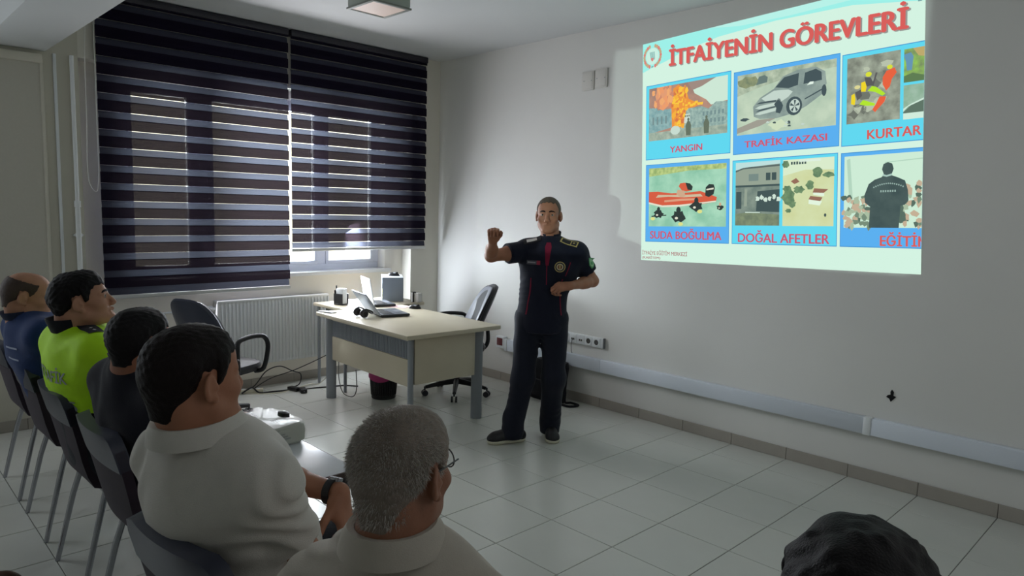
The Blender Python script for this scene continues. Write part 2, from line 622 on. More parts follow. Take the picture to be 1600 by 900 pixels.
for k, (px, lab) in enumerate(((1.955, 'blank painted wall plate, left one of two high on the wall'), (2.092, 'blank painted wall plate, right one of two high on the wall'))):
    t = thing('wall_plate', lab, 'wall plate', (px, 0, 2.68 + .008 * k), group='blank plates high on the wall')
    MB().box((-.062, -.012, -.075), (.062, -.0005, .075), bev=.004).build('plate', mat('wall_plate_paint', (205, 202, 195), .6), t)
    MB().box((-.050, -.0145, -.062), (.050, -.011, .062), bev=.002).build('cover', MATS['wall_plate_paint'], t)
    sc = MB()
    for s in (-.04, .04):
        sc.ball((s, -.0145, 0), .004)
    sc.build('screw', GREYM, t)
# torn hole in the plaster
hp = [(.00, .045), (.012, .03), (.01, .008), (.026, .004), (.012, -.014), (-.002, -.032), (-.012, -.014), (-.030, -.006), (-.022, .006), (-.006, .012), (-.008, .03)]
ho = MB()
ho.rings([[(4.419 + x * 1.0, -.0015, .558 + z) for x, z in hp], [(4.419 + x * .9, -.004, .558 + z * .9) for x, z in hp]], caps=True)
ho = ho.build('wall_hole', mat('dark_hole', (6, 6, 7), .95), None, smooth=False)
tag(ho, 'small ragged dark hole in the wall above the trunking at right', 'hole')
# ------------------------------------------------------------------ desk
wood = mat('pale_maple_laminate', (204, 194, 170), .38, noise=.06, nscale=5, bump=.03, bscale=90)
edge = mat('grey_edge_band', (150, 150, 146), .5)
DZ = .74
desk = thing('desk', 'maple office desk on grey oval legs, standing beside the presenter', 'desk', (1.256, -1.292, 0), -.0386)
m = MB()
m.box((-.70, -.425, DZ - .032), (.655, .425, DZ), bev=.006)
m.build('desk_top', wood, desk)
ov = []
for (sx, sy) in ((-1, -1), (1, -1), (1, 1), (-1, 1)):
    a = math.atan2(sy, sx)
    cx, cy = (-.665 if sx < 0 else .520), sy * .305
    rg = []
    for z, q in ((0, .96), (.006, 1), (DZ - .032, 1)):
        rg.append([(cx + q * (.043 * math.cos(k * math.pi / 10) * math.cos(a) - .020 * math.sin(k * math.pi / 10) * math.sin(a)),
                    cy + q * (.043 * math.cos(k * math.pi / 10) * math.sin(a) + .020 * math.sin(k * math.pi / 10) * math.cos(a)), z) for k in range(20)])
    MB().rings(rg).build('leg', GREYM, desk)
m = MB()
m.box((-.632, -.312, .335), (.500, -.294, .532), bev=.002)
m.box((-.632, -.312, .668), (.500, -.294, .708), bev=.002)
m.build('modesty_panel', wood, desk)
perf = mat('perforated_grey_metal', (138, 144, 152), .5)
m = MB()
m.box((-.632, -.306, .535), (.500, -.302, .666))
for i in range(53):
    x = -.622 + i * .0212
    m.box((x, -.3115, .542), (x + .013, -.306, .660))
m.build('perforated_strip', perf, desk, smooth=False)
MB().box((.512, -.275, .350), (.530, .275, .708), bev=.002).build('side_panel', wood, desk)
MB().box((-.672, -.275, .350), (-.656, .275, .708), bev=.002).build('side_panel', wood, desk)
m = MB()
m.box((-.64, .27, .675), (.50, .31, .705))
m.build('frame_rail', GREYM, desk, smooth=False)

# side table in the corner, level with the desk
t = thing('side_table', 'small pale table in the corner behind the desk holding the computer case', 'side table', (.275, -1.00, 0))
MB().box((-.26, -.43, DZ - .028), (.262, .43, DZ - .001), bev=.005).build('table_top', wood, t)
for sx in (-1, 1):
    for sy in (-1, 1):
        MB().tube([(sx * .225, sy * .39, 0), (sx * .225, sy * .39, DZ - .028)], .014, 12).build('leg', GREYM, t)
MB().box((-.22, -.325, .60), (-.205, .325, DZ - .03)).build('back_rail', GREYM, t, smooth=False)


def laptop(label, near, d, wdt, dep, scr_lean, hgt_, top):
    """near: hinge end nearest the camera; d: direction of the hinge line away from it"""
    ang = math.atan2(-d[1], -d[0])          # local +x points from far end to near end
    ux = Vector((math.cos(ang), math.sin(ang), 0))
    c = Vector((near[0], near[1], DZ + .0005)) - ux * wdt / 2
    t = thing('laptop', label, 'laptop', c, ang, 'open laptops on the desk')
    shell = mat('laptop_shell', (38, 39, 43), .4)
    deck = mat('laptop_deck', (112, 116, 124), .32, metal=.3)
    m = MB()
    m.box((-wdt / 2, 0, .004), (wdt / 2, dep, .022), bev=.004)
    for s in (-1, 1):
        for yy in (.02, dep - .02):
            m.tube([(s * (wdt / 2 - .025), yy, 0), (s * (wdt / 2 - .025), yy, .005)], .008, 8)
    b = m.build('base', shell, t)
    MB().box((-wdt / 2 + .006, .012, .0222), (wdt / 2 - .006, dep - .006, .0236)).build('deck', deck, b, smooth=False)
    k = MB()
    nx, ny = 13, 5
    for i in range(nx):
        for j in range(ny):
            if j == 4 and 3 < i < 9:
                continue
            x = -wdt / 2 + .02 + i * (wdt - .04) / nx
            y = .03 + j * .0185
            k.box((x, y, .0236), (x + (wdt - .04) / nx - .003, y + .0155, .0258))
    k.box((-.035, .03 + 4 * .0185, .0236), (.065, .03 + 4 * .0185 + .0155, .0258))
    k.build('keyboard', BLACKP, b, smooth=False)
    MB().box((-.045, dep - .072, .0236), (.045, dep - .018, .0243)).build('touchpad', mat('touchpad_grey', (140, 144, 150), .3), b, smooth=False)
    # lid
    rot = Matrix.Rotation(scr_lean, 3, 'X')
    m = MB()
    m.box((-wdt / 2, -.010, .018), (wdt / 2, -.002, .018 + hgt_), bev=.003, rot=rot, piv=(0, -.004, .02))
    ld = m.build('screen_lid', top, t)
    m = MB()
    m.box((-wdt / 2 + .006, -.002, .026), (wdt / 2 - .006, -.0005, .018 + hgt_ - .006), rot=rot, piv=(0, -.004, .02))
    m.build('bezel', BLACKP, ld, smooth=False)
    m = MB()
    m.box((-wdt / 2 + .016, -.0007, .040), (wdt / 2 - .016, .0005, .018 + hgt_ - .016), rot=rot, piv=(0, -.004, .02))
    m.build('display', mat('dark_display', (30, 34, 42), .12), ld, smooth=False)
    m = MB()
    for s in (-1, 1):
        m.tube([(s * wdt * .33 - .025, -.004, .018), (s * wdt * .33 + .025, -.004, .018)], .006, 10)
    m.build('hinge', BLACKP, t)
    return t


laptop('black laptop nearest the audience, screen leaning far back beside the headphones', (1.123, -1.440), (-.973, .23), .335, .245, .62, .215, mat('silver_blue_lid', (150, 160, 176), .28, metal=.35))
laptop('silver laptop with an upright white lid behind the black laptop', (.590, -1.150), (-.955, .297), .30, .19, .17, .235, mat('white_lid', (214, 218, 224), .35))


def mouse(label, x, y, z, ang):
    t = thing('computer_mouse', label, 'mouse', (x, y, z + .0005), ang, 'computer mice')
    rg = []
    for s in range(9):
        u = s / 8
        zz = .034 * u
        q = math.sqrt(max(0.02, 1 - (u * .97) ** 2.4))
        rg.append([(.031 * q * math.cos(a), .055 * q * math.sin(a) - .006 * u, zz) for a in [k * math.pi / 10 for k in range(20)]])
    MB().rings(rg).build('body', BLACKP, t)
    w = MB()
    w.tube([(-.003, .03, .028), (.003, .03, .028)], .009, 12)
    w.build('scroll_wheel', DARKP, t)
    o = MB()
    o.box((-.0225, -.012, .018), (.0225, .018, .0325), bev=.008)
    o.build('button_plate', mat('silver_plastic', (190, 194, 200), .3), t)
    return t


mouse('dark computer mouse lying on the desk right of the laptops', .843, -.905, DZ, -.9)
mouse('dark computer mouse lying on top of the white computer case', .245, -.715, DZ + .2275, -.6)

# computer case
t = thing('computer_case', 'white computer case with a dark open front, standing in the corner', 'computer', (.225, -.725, DZ), math.radians(-32))
cw = mat('white_case_paint', (214, 220, 226), .4)
m = MB()
wv, dv, hv = .20, .31, .226
x0, x1, y0, y1 = -dv / 2, dv / 2, -wv / 2, wv / 2
m = MB()
m.box((-.16, -.095, 0), (.16, .10, .006))
m.box((-.16, -.095, hv - .006), (.16, .10, hv), bev=.002)
m.box((.152, -.095, .006), (.16, .10, hv - .006))
m.box((-.16, -.095, .006), (-.152, .10, hv - .006))
m.box((-.152, .092, .006), (.152, .10, hv - .006))
m.build('case_body', cw, t, smooth=False)
MB().box((-.152, -.06, .006), (.152, .09, hv - .006)).build('dark_bay', mat('case_interior', (44, 38, 46), .7), t, smooth=False)
MB().box((.160, -.094, .003), (.164, .099, hv - .003), bev=.001).build('side_cover', mat('case_grey_panel', (146, 158, 172), .42), t)
MB().ball((.06, -.072, .155), .028, sc=(1, .7, .8)).build('red_drum', mat('orange_red_plastic', (226, 92, 60), .5), t)
MB().tube([(.06, -.075, .02), (.06, -.075, .11)], .022, 12).build('yellow_bottle', mat('yellow_plastic', (214, 176, 40), .45), t)
m = MB()
m.box((-.13, -.075, .03), (-.02, -.06, .18), bev=.004)
m.build('drive_unit', BLACKP, t)

# headphones beside the laptop
t = thing('headphones', 'black headphones with two round ear cups lying on the desk edge', 'headphones', (.985, -1.535, DZ))
for i, (x, y) in enumerate(((-.06, .0), (.055, -.012))):
    m = MB()
    m.ball((x, y, .034), .034, sc=(.62, 1, 1), seg=18)
    cup = m.build('ear_cup', BLACKP, t)
    m = MB()
    ri = [[(x + (.012 + dx), y + r * math.cos(a * math.pi / 10), .034 + r * math.sin(a * math.pi / 10)) for a in range(20)] for r, dx in ((.024, .006), (.029, .010), (.026, .014), (.016, .012))]
    m.rings(ri, caps=False)
    m.build('ear_cushion', DARKP, cup)
hb = MB()
hb.tube(bez([(-.06, -.002, .060), (-.062, .02, .07), (-.055, .07, .045), (-.005, .10, .018), (.05, .07, .04), (.058, .01, .066), (.055, -.012, .060)], 6), .006, 8)
hb.build('headband', BLACKP, t)

# bits on the far end of the desk and on the side table
t = thing('desk_organizer', 'small black desk organizer with a white box behind the laptops', 'desk organizer', (.28, -1.30, DZ), .3)
m = MB()
m.box((-.05, -.04, 0), (.05, .04, .012), bev=.003)
m.box((-.05, -.04, .012), (.05, -.034, .10))
m.box((-.05, .034, .012), (.05, .04, .10))
m.box((-.05, -.034, .012), (-.044, .034, .13))
m.build('tray', BLACKP, t)
MB().box((-.035, -.028, .0125), (.045, .028, .145), bev=.004).build('white_box', WHITEP, t)
MB().tube([(-.036, -.02, .02), (-.036, -.02, .17)], .006, 8).build('marker', BLACKP, t)
t = thing('book', 'dark slim book standing at the back of the side table beside a white card box', 'book', (.475, -.635, DZ), .35)
MB().box((-.012, -.055, 0), (.012, .0, .095), bev=.002).build('cover', BLACKP, t)
MB().box((-.009, -.0555, .003), (.009, -.052, .092)).build('page_block', WHITEP, t, smooth=False)
t = thing('card_box', 'small white card box at the back of the side table', 'box', (.508, -.630, DZ), .35)
MB().box((-.02, -.03, 0), (.03, .03, .082), bev=.003).build('box_body', mat('white_card', (226, 224, 220), .7), t)
MB().box((-.0205, -.0305, .074), (.0305, .0305, .084), bev=.002).build('box_lid', MATS['white_card'], t)
t = thing('document_folder', 'grey folder lying on the left end of the desk', 'folder', (.625, -1.63, DZ), .25)
m = MB()
m.box((-.075, -.03, 0.0005), (.075, .03, .008), bev=.002)
m.build('cover', mat('grey_folder', (128, 130, 138), .45), t)
MB().box((-.07, -.0285, .002), (.077, .0285, .0065)).build('sheets', mat('paper_white', (236, 236, 232), .8), t, smooth=False)
for i, (x, y, a, lab) in enumerate(((.73, -1.48, .35, 'white sheet of paper lying by the headphones'), (.60, -1.33, .1, 'white sheet of paper at the desk end behind the laptop'))):
    o = MB().box((-.105, -.075, .0), (.105, .075, .0012)).build('paper_sheet', MATS['paper_white'], None, smooth=False)
    o.location = (x, y, DZ + .0004 + .0004 * i)
    o.rotation_euler = (0, 0, a)
    tag(o, lab, 'paper')
o = MB().box((-.10, -.07, 0), (.10, .07, .0012)).build('paper_sheet', mat('pink_paper', (226, 190, 192), .8), None, smooth=False)
o.location = (.66, -.955, DZ + .0004)
o.rotation_euler = (0, 0, .5)
tag(o, 'pale pink sheet of paper on the desk beside the silver laptop', 'paper')


# ------------------------------------------------------------------ swivel chairs
def swivel(label, x, y, ang, seat_z, vinyl, back_col, shell_m=None):
    """local frame: sitter faces +Y"""
    t = thing('swivel_chair', label, 'office chair', (x, y, 0), ang, 'black swivel chairs')
    V = mat(*vinyl)
    B = mat(*back_col)
    # seat
    rg = []
    for z, q in ((seat_z - .065, .82), (seat_z - .055, .95), (seat_z - .02, 1.0), (seat_z, .96), (seat_z + .012, .80), (seat_z + .012, .3)):
        rg.append([(.24 * q * math.copysign(abs(math.cos(a)) ** .55, math.cos(a)), .23 * q * math.copysign(abs(math.sin(a)) ** .55, math.sin(a)), z) for a in [k * math.pi / 16 for k in range(32)]])
    MB().rings(rg).build('seat', V, t)
    # back: rounded slab leaning back
    cz, hh, ww = seat_z + .275, .225, .20
    def brim(q, yy, p=.62):
        out = []
        for k in range(32):
            a = k * math.pi / 16
            zx = math.copysign(abs(math.sin(a)) ** p, math.sin(a)) * hh * q
            xx = math.copysign(abs(math.cos(a)) ** p, math.cos(a)) * ww * q * (1 - .12 * (zx / hh))
            out.append((xx, -.235 - .10 * (zx / hh) - .05 * (xx / ww) ** 2 * -1 + yy, cz + zx))
        return out
    MB().rings([brim(.90, .040), brim(.97, .034), brim(.99, .015), brim(.86, .030), brim(.3, .036)][2::-1] + []).build('back_rim', V, t)
    pad = MB().rings([brim(.93, .012), brim(.93, .040), brim(.86, .052), brim(.5, .058), brim(.1, .058)])
    pad.build('back_pad', B, t)
    MB().rings([brim(1.0, .012), brim(1.02, .0), brim(.97, -.018), brim(.7, -.026), brim(.1, -.028)]).build('back_shell', shell_m or BLACKP, t)
    m = MB()
    m.tube(bez([(0, -.10, seat_z - .075), (0, -.22, seat_z - .07), (0, -.275, seat_z - .0), (0, -.265, seat_z + .16)], 6), [.018] * 19, 10)
    m.build('back_bar', BLACKP, t)
    for s in (-1, 1):
        m = MB()
        p = bez([(s * .20, -.12, seat_z - .06), (s * .27, -.13, seat_z - .03), (s * .285, -.145, seat_z + .12), (s * .28, -.13, seat_z + .195), (s * .275, -.05, seat_z + .215), (s * .275, .06, seat_z + .215), (s * .275, .135, seat_z + .195), (s * .28, .165, seat_z + .12), (s * .27, .13, seat_z - .03), (s * .20, .12, seat_z - .06)], 5)
        m.tube(p, .017, 10)
        m.build('armrest', BLACKP, t)
    MB().tube([(0, 0, .10), (0, 0, .22)], .028, 14).build('gas_sleeve', BLACKP, t)
    MB().tube([(0, 0, .22), (0, 0, seat_z - .06)], .016, 12).build('gas_column', DARKP, t)
    MB().box((-.09, -.11, seat_z - .085), (.09, .11, seat_z - .06), bev=.006).build('seat_plate', BLACKP, t)
    for k in range(5):
        a = k * 2 * math.pi / 5 + .35
        dx, dy = math.cos(a), math.sin(a)
        m = MB()
        m.tube([(dx * .02, dy * .02, .115), (dx * .15, dy * .15, .10), (dx * .275, dy * .275, .075)], [.026, .021, .015], 10)
        lg = m.build('base_leg', BLACKP, t)
        c = MB()
        px, py = dx * .282, dy * .282
        c.tube([(px, py, .082), (px, py, .05)], .008, 8)
        for s in (-1, 1):
            c.tube([(px - dy * s * .010, py + dx * s * .010, .026), (px - dy * s * .026, py + dx * s * .026, .026)], .026, 14)
        c.build('caster', DARKP, lg)
    return t


swivel('black swivel chair with a grey padded back behind the desk', 1.13, -.66, math.pi - .48, .46, ('black_vinyl', (26, 27, 32), .38, 0., .1, 30), ('grey_back_pad', (120, 122, 130), .45, 0., .08, 60))
swivel('black vinyl swivel chair in front of the left blind and radiator pipe', .74, -2.55, .42, .46, ('black_vinyl', (26, 27, 32), .38), ('blue_black_vinyl', (52, 56, 72), .34), mat('blue_black_vinyl', (52, 56, 72), .34))

# ------------------------------------------------------------------ waste bin
t = thing('waste_bin', 'black slatted waste bin with a pink liner bag under the desk', 'waste bin', (.83, -1.215, 0))
m = MB()
m.lathe([(.098, 0), (.102, .004), (.104, .035)], n=40)
m.lathe([(.118, .245), (.122, .25), (.122, .275), (.117, .275)], n=40, caps=False)
m.build('rim', BLACKP, t)
m = MB()
for k in range(36):
    a = k * 2 * math.pi / 36
    ca, sa = math.cos(a), math.sin(a)
    m.tube([(.101 * ca, .101 * sa, .03), (.119 * ca, .119 * sa, .25)], .0058, 5)
m.build('slats', BLACKP, t)
MB().lathe([(.09, .005), (.098, .03), (.112, .245)], n=32, caps=False).build('inner_bag', mat('dark_bag_inside', (34, 26, 34), .5), t)
rg = []
for i, (r, z) in enumerate(((.114, .27), (.120, .283), (.127, .278), (.1275, .235), (.128, .20))):
    rg.append([(r * (1 + .02 * math.sin(5 * a + i)) * math.cos(a), r * (1 + .02 * math.sin(5 * a + i)) * math.sin(a), z - (.045 * (.5 + .5 * math.sin(a * 2 + 3.4)) if i == 4 else 0) - (.02 * (.5 + .5 * math.sin(a * 2 + 3.4)) if i == 3 else 0)) for a in [k * 2 * math.pi / 40 for k in range(40)]])
MB().rings(rg, caps=False).build('liner_bag', mat('pink_bag', (176, 40, 112), .35), t)

# ------------------------------------------------------------------ floor cables by the radiator
cblk = mat('black_cable', (30, 29, 30), .5)
cwht = mat('white_cable', (206, 200, 178), .5)


def cable(label, pts, r, m):
    o = MB().tube(bez(pts, 8), r, 6).build('cable', m)
    return tag(o, label, 'cable')


cable('black cable looping up from the floor in front of the radiator', [(-.02, -2.05, .006), (.0, -1.97, .06), (.02, -1.88, .17), (.03, -1.76, .20), (.06, -1.66, .15), (.10, -1.60, .12), (.13, -1.63, .04), (.10, -1.70, .010)], .005, cblk)
cable('black cable running from the radiator up to the desk leg', [(.0, -2.02, .008), (.03, -1.86, .10), (.10, -1.68, .16), (.22, -1.56, .24), (.36, -1.46, .33), (.50, -1.40, .40), (.575, -1.43, .44)], .004, cblk)
cable('thick black cable lying on the floor to the power adapters', [(.02, -2.10, .008), (.04, -2.02, .05), (.08, -1.97, .008), (.12, -1.86, .007), (.15, -1.75, .008)], .007, cblk)
cable('thin white cable lying on the floor below the radiator', [(.03, -2.06, .004), (.12, -1.96, .004), (.17, -1.83, .004), (.14, -1.70, .004), (.12, -1.52, .02), (.10, -1.42, .004), (.20, -1.36, .10), (.30, -1.40, .02)], .0035, cwht)
cable('black cable lying behind the desk leg', [(.20, -1.63, .006), (.22, -1.52, .006), (.27, -1.40, .008), (.30, -1.28, .006), (.40, -1.20, .006)], .006, cblk)
cable('grey cable hanging in a loop under the desk near its left leg', [(.66, -1.545, .34), (.655, -1.545, .20), (.68, -1.52, .06), (.75, -1.47, .03), (.78, -1.45, .10), (.77, -1.45, .26)], .004, mat('grey_cable', (96, 94, 90), .5))
for i, (x, y, a, lab) in enumerate(((.17, -1.70, .3, 'black power adapter on the floor, the one farther from the audience'), (.265, -1.665, -.3, 'black power adapter on the floor, the one nearer the audience'))):
    t = thing('power_adapter', lab, 'power adapter', (x, y, 0), a, 'power adapters on the floor')
    MB().box((-.055, -.027, .0005), (.055, .027, .034), bev=.006).build('adapter_body', BLACKP, t)
    MB().tube([(.05, 0, .016), (.075, 0, .014)], [.008, .005], 8).build('cable_boot', cblk, t)
t = thing('power_strip', 'white power strip on the floor beside the swivel chair', 'power strip', (.02, -2.02, 0), 1.2)
MB().box((-.10, -.024, .0005), (.10, .024, .034), bev=.006).build('strip_body', cwht, t)
for k in range(3):
    MB().lathe([(.018, .0335), (.018, .0365), (.015, .0365), (.0, .035)], c=(-.06 + .06 * k, 0, 0), n=16, caps=False).build('outlet', WHITEP, t)

# ------------------------------------------------------------------ black bag against the wall behind the presenter
t = thing('shoulder_bag', 'black soft bag leaning on the wall behind the presenter', 'bag', (1.76, -.17, 0), .0)
bagm = fabric('black_nylon', (20, 20, 26), bump=.3)
rg = []
for z, q, yo in ((0, .90, 0), (.01, .98, 0), (.08, 1.0, .0), (.20, .98, .02), (.29, .95, .045), (.335, .86, .055), (.345, .5, .058)):
    rg.append([(.19 * q * math.copysign(abs(math.cos(a)) ** .45, math.cos(a)), .062 * q * math.copysign(abs(math.sin(a)) ** .6, math.sin(a)) + yo, z) for a in [k * math.pi / 14 for k in range(28)]])
MB().rings(rg).build('bag_body', bagm, t)
rg = []
for z, q in ((.035, .8), (.045, 1), (.16, 1.), (.175, .8)):
    rg.append([(.13 * q * math.copysign(abs(math.cos(a)) ** .4, math.cos(a)), -.055 + .022 * q * math.copysign(abs(math.sin(a)) ** .6, math.sin(a)), z) for a in [k * math.pi / 12 for k in range(24)]])
MB().rings(rg).build('front_pocket', bagm, t)
MB().tube(bez([(-.06, .055, .34), (-.05, .05, .385), (.05, .05, .385), (.06, .055, .34)], 6), .009, 8).build('handle', bagm, t)
st = MB()
pa = bez([(.17, .0, .22), (.215, -.01, .12), (.225, -.02, .03), (.26, .02, .022), (.33, .03, .014), (.30, -.04, .010), (.23, -.05, .008), (.17, -.05, .008)], 6)
st.tube(pa, .010, 8)
st.build('strap', bagm, t)

# ------------------------------------------------------------------ projector on a floor stand behind the audience (its beam reaches a little past the slide)
PL = Vector((3.60, -5.30, 1.52))
t = thing('projector', 'white projector on a black tripod stand behind the audience', 'projector', (PL.x, PL.y, 1.36))
pb = MB()
q_ = .25 / 5.30
ax0, ax1 = (2.19 - PL.x) * q_, (4.46 - PL.x) * q_
az0, az1 = 1.52 + (1.29 - 1.52) * q_ - 1.36, 1.52 + (2.90 - 1.52) * q_ - 1.36
yf = .25
for lo, hi in (((-.172, yf, .052), (ax0, yf + .004, .268)), ((ax1, yf, .052), (.172, yf + .004, .268)), ((ax0, yf, .052), (ax1, yf + .004, az0)), ((ax0, yf, az1), (ax1, yf + .004, .268))):
    pb.box(lo, hi)
pb.box((-.174, -.06, .056), (-.17, yf + .004, .264))
pb.box((.17, -.06, .056), (.174, yf + .004, .264))
pb.box((-.174, -.06, .05), (.174, yf + .004, .056))
pb.box((-.174, -.06, .264), (.174, yf + .004, .27))
pb.box((-.174, -.066, .05), (.174, -.058, .27))
pb.build('projector_case', BLACKP, t, smooth=False)
MB().tube([(0, .1, -.30), (0, .1, .05)], .018, 12).build('stand_pole', BLACKP, t)
MB().tube([(0, .1, -1.1), (0, .1, -.30)], .025, 12).build('stand_column', BLACKP, t)
for k in range(3):
    a = k * 2.094 + .5
    MB().tube([(0, .1, -.95), (.34 * math.cos(a), .1 + .34 * math.sin(a), -1.345)], .012, 10).build('leg', BLACKP, t)
_pl = bpy.data.lights.new('projector_lamp', 'POINT')
_pl.energy = 230
_pl.color = (.80, 1.0, .95)
_pl.shadow_soft_size = .0012
_po = bpy.data.objects.new('projector_lamp', _pl)
COL.objects.link(_po)
_po.location = PL

# ------------------------------------------------------------------ stacking chairs of the audience
shellm = fabric('purple_grey_fabric', (54, 45, 54), bump=.35, noise=.15, scale=420)
padm = mat('dark_vinyl_pad', (52, 55, 70), .36, noise=.06, nscale=10)
protos = {}


def stack_chair(label, x, y, rz, group='audience chairs in a row'):
    if 'c' in protos:
        t = copy_tree(protos['c'])
        t['label'] = label
        t.location = (x, y, 0)
        t.rotation_euler = (0, 0, rz)
        return t
    t = thing('stacking_chair', label, 'chair', (x, y, 0), rz, group)
    protos['c'] = t
    # side profile of the shell: (y, z, half width)
    prof = [(.235, .425, .19), (.225, .452, .205), (.15, .462, .215), (.0, .450, .218), (-.11, .446, .212), (-.165, .462, .205), (-.198, .505, .20), (-.215, .57, .20), (-.232, .65, .212), (-.25, .73, .222), (-.268, .80, .222), (-.278, .838, .205), (-.281, .85, .17)]

    def sheet(off, n=11):
        rg = []
        for i, (yy, zz, hw) in enumerate(prof):
            a = prof[max(0, i - 1)]
            b = prof[min(len(prof) - 1, i + 1)]
            ty, tz = b[0] - a[0], b[1] - a[1]
            l = math.hypot(ty, tz)
            ny, nz = -tz / l, ty / l
            rowp = []
            for k in range(n):
                u = -1 + 2 * k / (n - 1)
                cup = .018 * u * u * (1 if i > 5 else .4)
                rowp.append((hw * u, yy + ny * (off) + (cup if i > 5 else 0), zz + nz * off + (0 if i > 5 else cup * .5)))
            rg.append(rowp)
        return rg
    A = sheet(0.016)      # outer (back / underside)
    B = sheet(-0.016)     # inner (seat side)

    def closed(r0, r1, i0, i1):
        return [list(r0[i]) + list(reversed(r1[i])) for i in range(i0, i1)]
    MB().rings(closed(A, B, 0, 11)).build('shell', shellm, t, ang=50)
    A2, B2 = sheet(.021), sheet(-.021)
    MB().rings(closed(A2, B2, 9, 13)).build('top_pad', padm, t, ang=55)
    Bs, Bt = sheet(-.018), sheet(-.042)
    MB().rings(closed(Bs, Bt, 1, 6)).build('seat_pad', padm, t, ang=50)
    for s in (-1, 1):
        MB().tube([(s * .215, -.235, 0), (s * .205, -.165, .30), (s * .19, -.13, .425)], [.0105, .0125, .0125], 12).build('leg', CHROME, t)
        MB().tube([(s * .215, .225, 0), (s * .205, .19, .30), (s * .19, .17, .43)], [.0105, .0125, .0125], 12).build('leg', CHROME, t)
    for yy in (-.13, .17):
        MB().tube([(-.19, yy, .424), (.19, yy, .424)], .0115, 10).build('cross_bar', CHROME, t)
    return t


CY = -3.655
stack_chair('grey fabric stacking chair at the far end of the row, mostly hidden', 1.158, CY, 0)
stack_chair('grey fabric stacking chair under the man in dark blue', 1.792, CY, 0)
stack_chair('grey fabric stacking chair under the man in the neon yellow vest', 2.452, CY, 0)
stack_chair('grey fabric stacking chair under the man in dark navy', 3.10, CY, 0)
stack_chair('grey fabric stacking chair under the man in the white polo shirt', 4.11, CY - .10, .12)
stack_chair('grey fabric stacking chair under the grey-haired man', 4.77, CY - .06, .30)
stack_chair('grey fabric stacking chair under the dark-haired person at bottom right', 5.50, -3.42, .35)

# ------------------------------------------------------------------ small table with a wrapped packet
t = thing('small_table', 'low white table with a dark edge in front of the white polo shirt', 'table', (3.33, -3.45, 0))
tm = mat('white_table_top', (222, 224, 228), .25, noise=.03, nscale=3)
te = mat('dark_table_edge', (70, 56, 50), .5)
TZ = .70
MB().box((-.37, -.14, TZ - .022), (.375, .19, TZ), bev=.002).build('table_top', tm, t)
m = MB()
m.box((.375, -.144, TZ - .024), (.38, .194, TZ - .001))
m.box((-.375, -.144, TZ - .024), (-.37, .194, TZ - .001))
m.box((-.37, .19, TZ - .024), (.375, .194, TZ - .001))
m.box((-.37, -.144, TZ - .024), (.375, -.14, TZ - .001))
m.build('edge_band', te, t, smooth=False)
for sx, sy in ((-.34, -.115), (.345, -.115), (.345, .165), (-.34, .165)):
    MB().box((sx - .011, sy - .011, 0), (sx + .011, sy + .011, TZ - .022)).build('leg', BLACKP, t, smooth=False)

t = thing('wrapped_packet', 'white plastic-wrapped packet with a black tab on the low table', 'packet', (3.205, -3.375, TZ + .001), .12)
pm = mat('packet_paper', (176, 178, 166), .6, noise=.06, nscale=20)
rg = []
for z, q in ((0, .9), (.012, .99), (.05, 1.), (.068, .97), (.076, .86), (.079, .4)):
    rg.append([(.15 * q * math.copysign(abs(math.cos(a)) ** .28, math.cos(a)), .115 * q * math.copysign(abs(math.sin(a)) ** .28, math.sin(a)), z + (.004 * math.sin(3 * a) if z > .06 else 0)) for a in [k * math.pi / 20 for k in range(40)]])
MB().rings(rg).build('packet_body', pm, t)
film = bpy.data.materials.new('clear_film')
film.use_nodes = True
_nt = film.node_tree
_nt.nodes.remove(_nt.nodes['Principled BSDF'])
_t = _nt.nodes.new('ShaderNodeBsdfTransparent')
_g = _nt.nodes.new('ShaderNodeBsdfGlossy')
_g.inputs['Roughness'].default_value = .16
_mx = _nt.nodes.new('ShaderNodeMixShader')
_mx.inputs[0].default_value = .10
_nt.links.new(_t.outputs[0], _mx.inputs[1])
_nt.links.new(_g.outputs[0], _mx.inputs[2])
_nt.links.new(_mx.outputs[0], _nt.nodes['Material Output'].inputs[0])
rg = []
for i, (z, q) in enumerate(((.004, 1.0), (.03, 1.02), (.066, 1.01), (.082, .93), (.086, .55), (.083, .12))):
    rg.append([(.152 * q * math.copysign(abs(math.cos(a)) ** .3, math.cos(a)) + .003 * math.sin(7 * a + i), .117 * q * math.copysign(abs(math.sin(a)) ** .3, math.sin(a)) + .003 * math.cos(6 * a + 2 * i), z + .003 * math.sin(5 * a + i * 2)) for a in [k * math.pi / 24 for k in range(48)]])
MB().rings(rg, caps=False).build('clear_wrap', film, t)
MB().rings([[(.02 + .034 * q * math.cos(a), .085 + .018 * q * math.sin(a), z) for a in [k * math.pi / 10 for k in range(20)]] for z, q in ((.080, 1), (.094, .9), (.100, .4))]).build('black_tab', BLACKP, t)
pg = mat('packet_print', (150, 152, 146), .6)
for x, y, sx, sy in ((-.06, .0, .07, .045), (-.04, -.07, .08, .03), (.06, .03, .04, .035), (.07, -.05, .03, .02)):
    m = MB()
    for r in range(4):
        m.box((x - sx / 2, y - sy / 2 + r * sy / 4, .0795), (x + sx / 2 * (.6 + .4 * ((r * 7) % 3) / 2), y - sy / 2 + r * sy / 4 + sy / 7, .0808))
    m.build('printed_block', pg, t, smooth=False)
m = MB()
for r in range(3):
    m.box((.1505, -.05 + .0, .03 + r * .010), (.1515, .03 - .012 * r, .036 + r * .010))
m.build('side_print', pg, t, smooth=False)
# ------------------------------------------------------------------ projected slide on the back wall
Q = [(2.481, 2.893), (4.407, 3.001), (4.518, 1.306), (2.555, 1.256)]     # TL TR BR BL, wall x / z


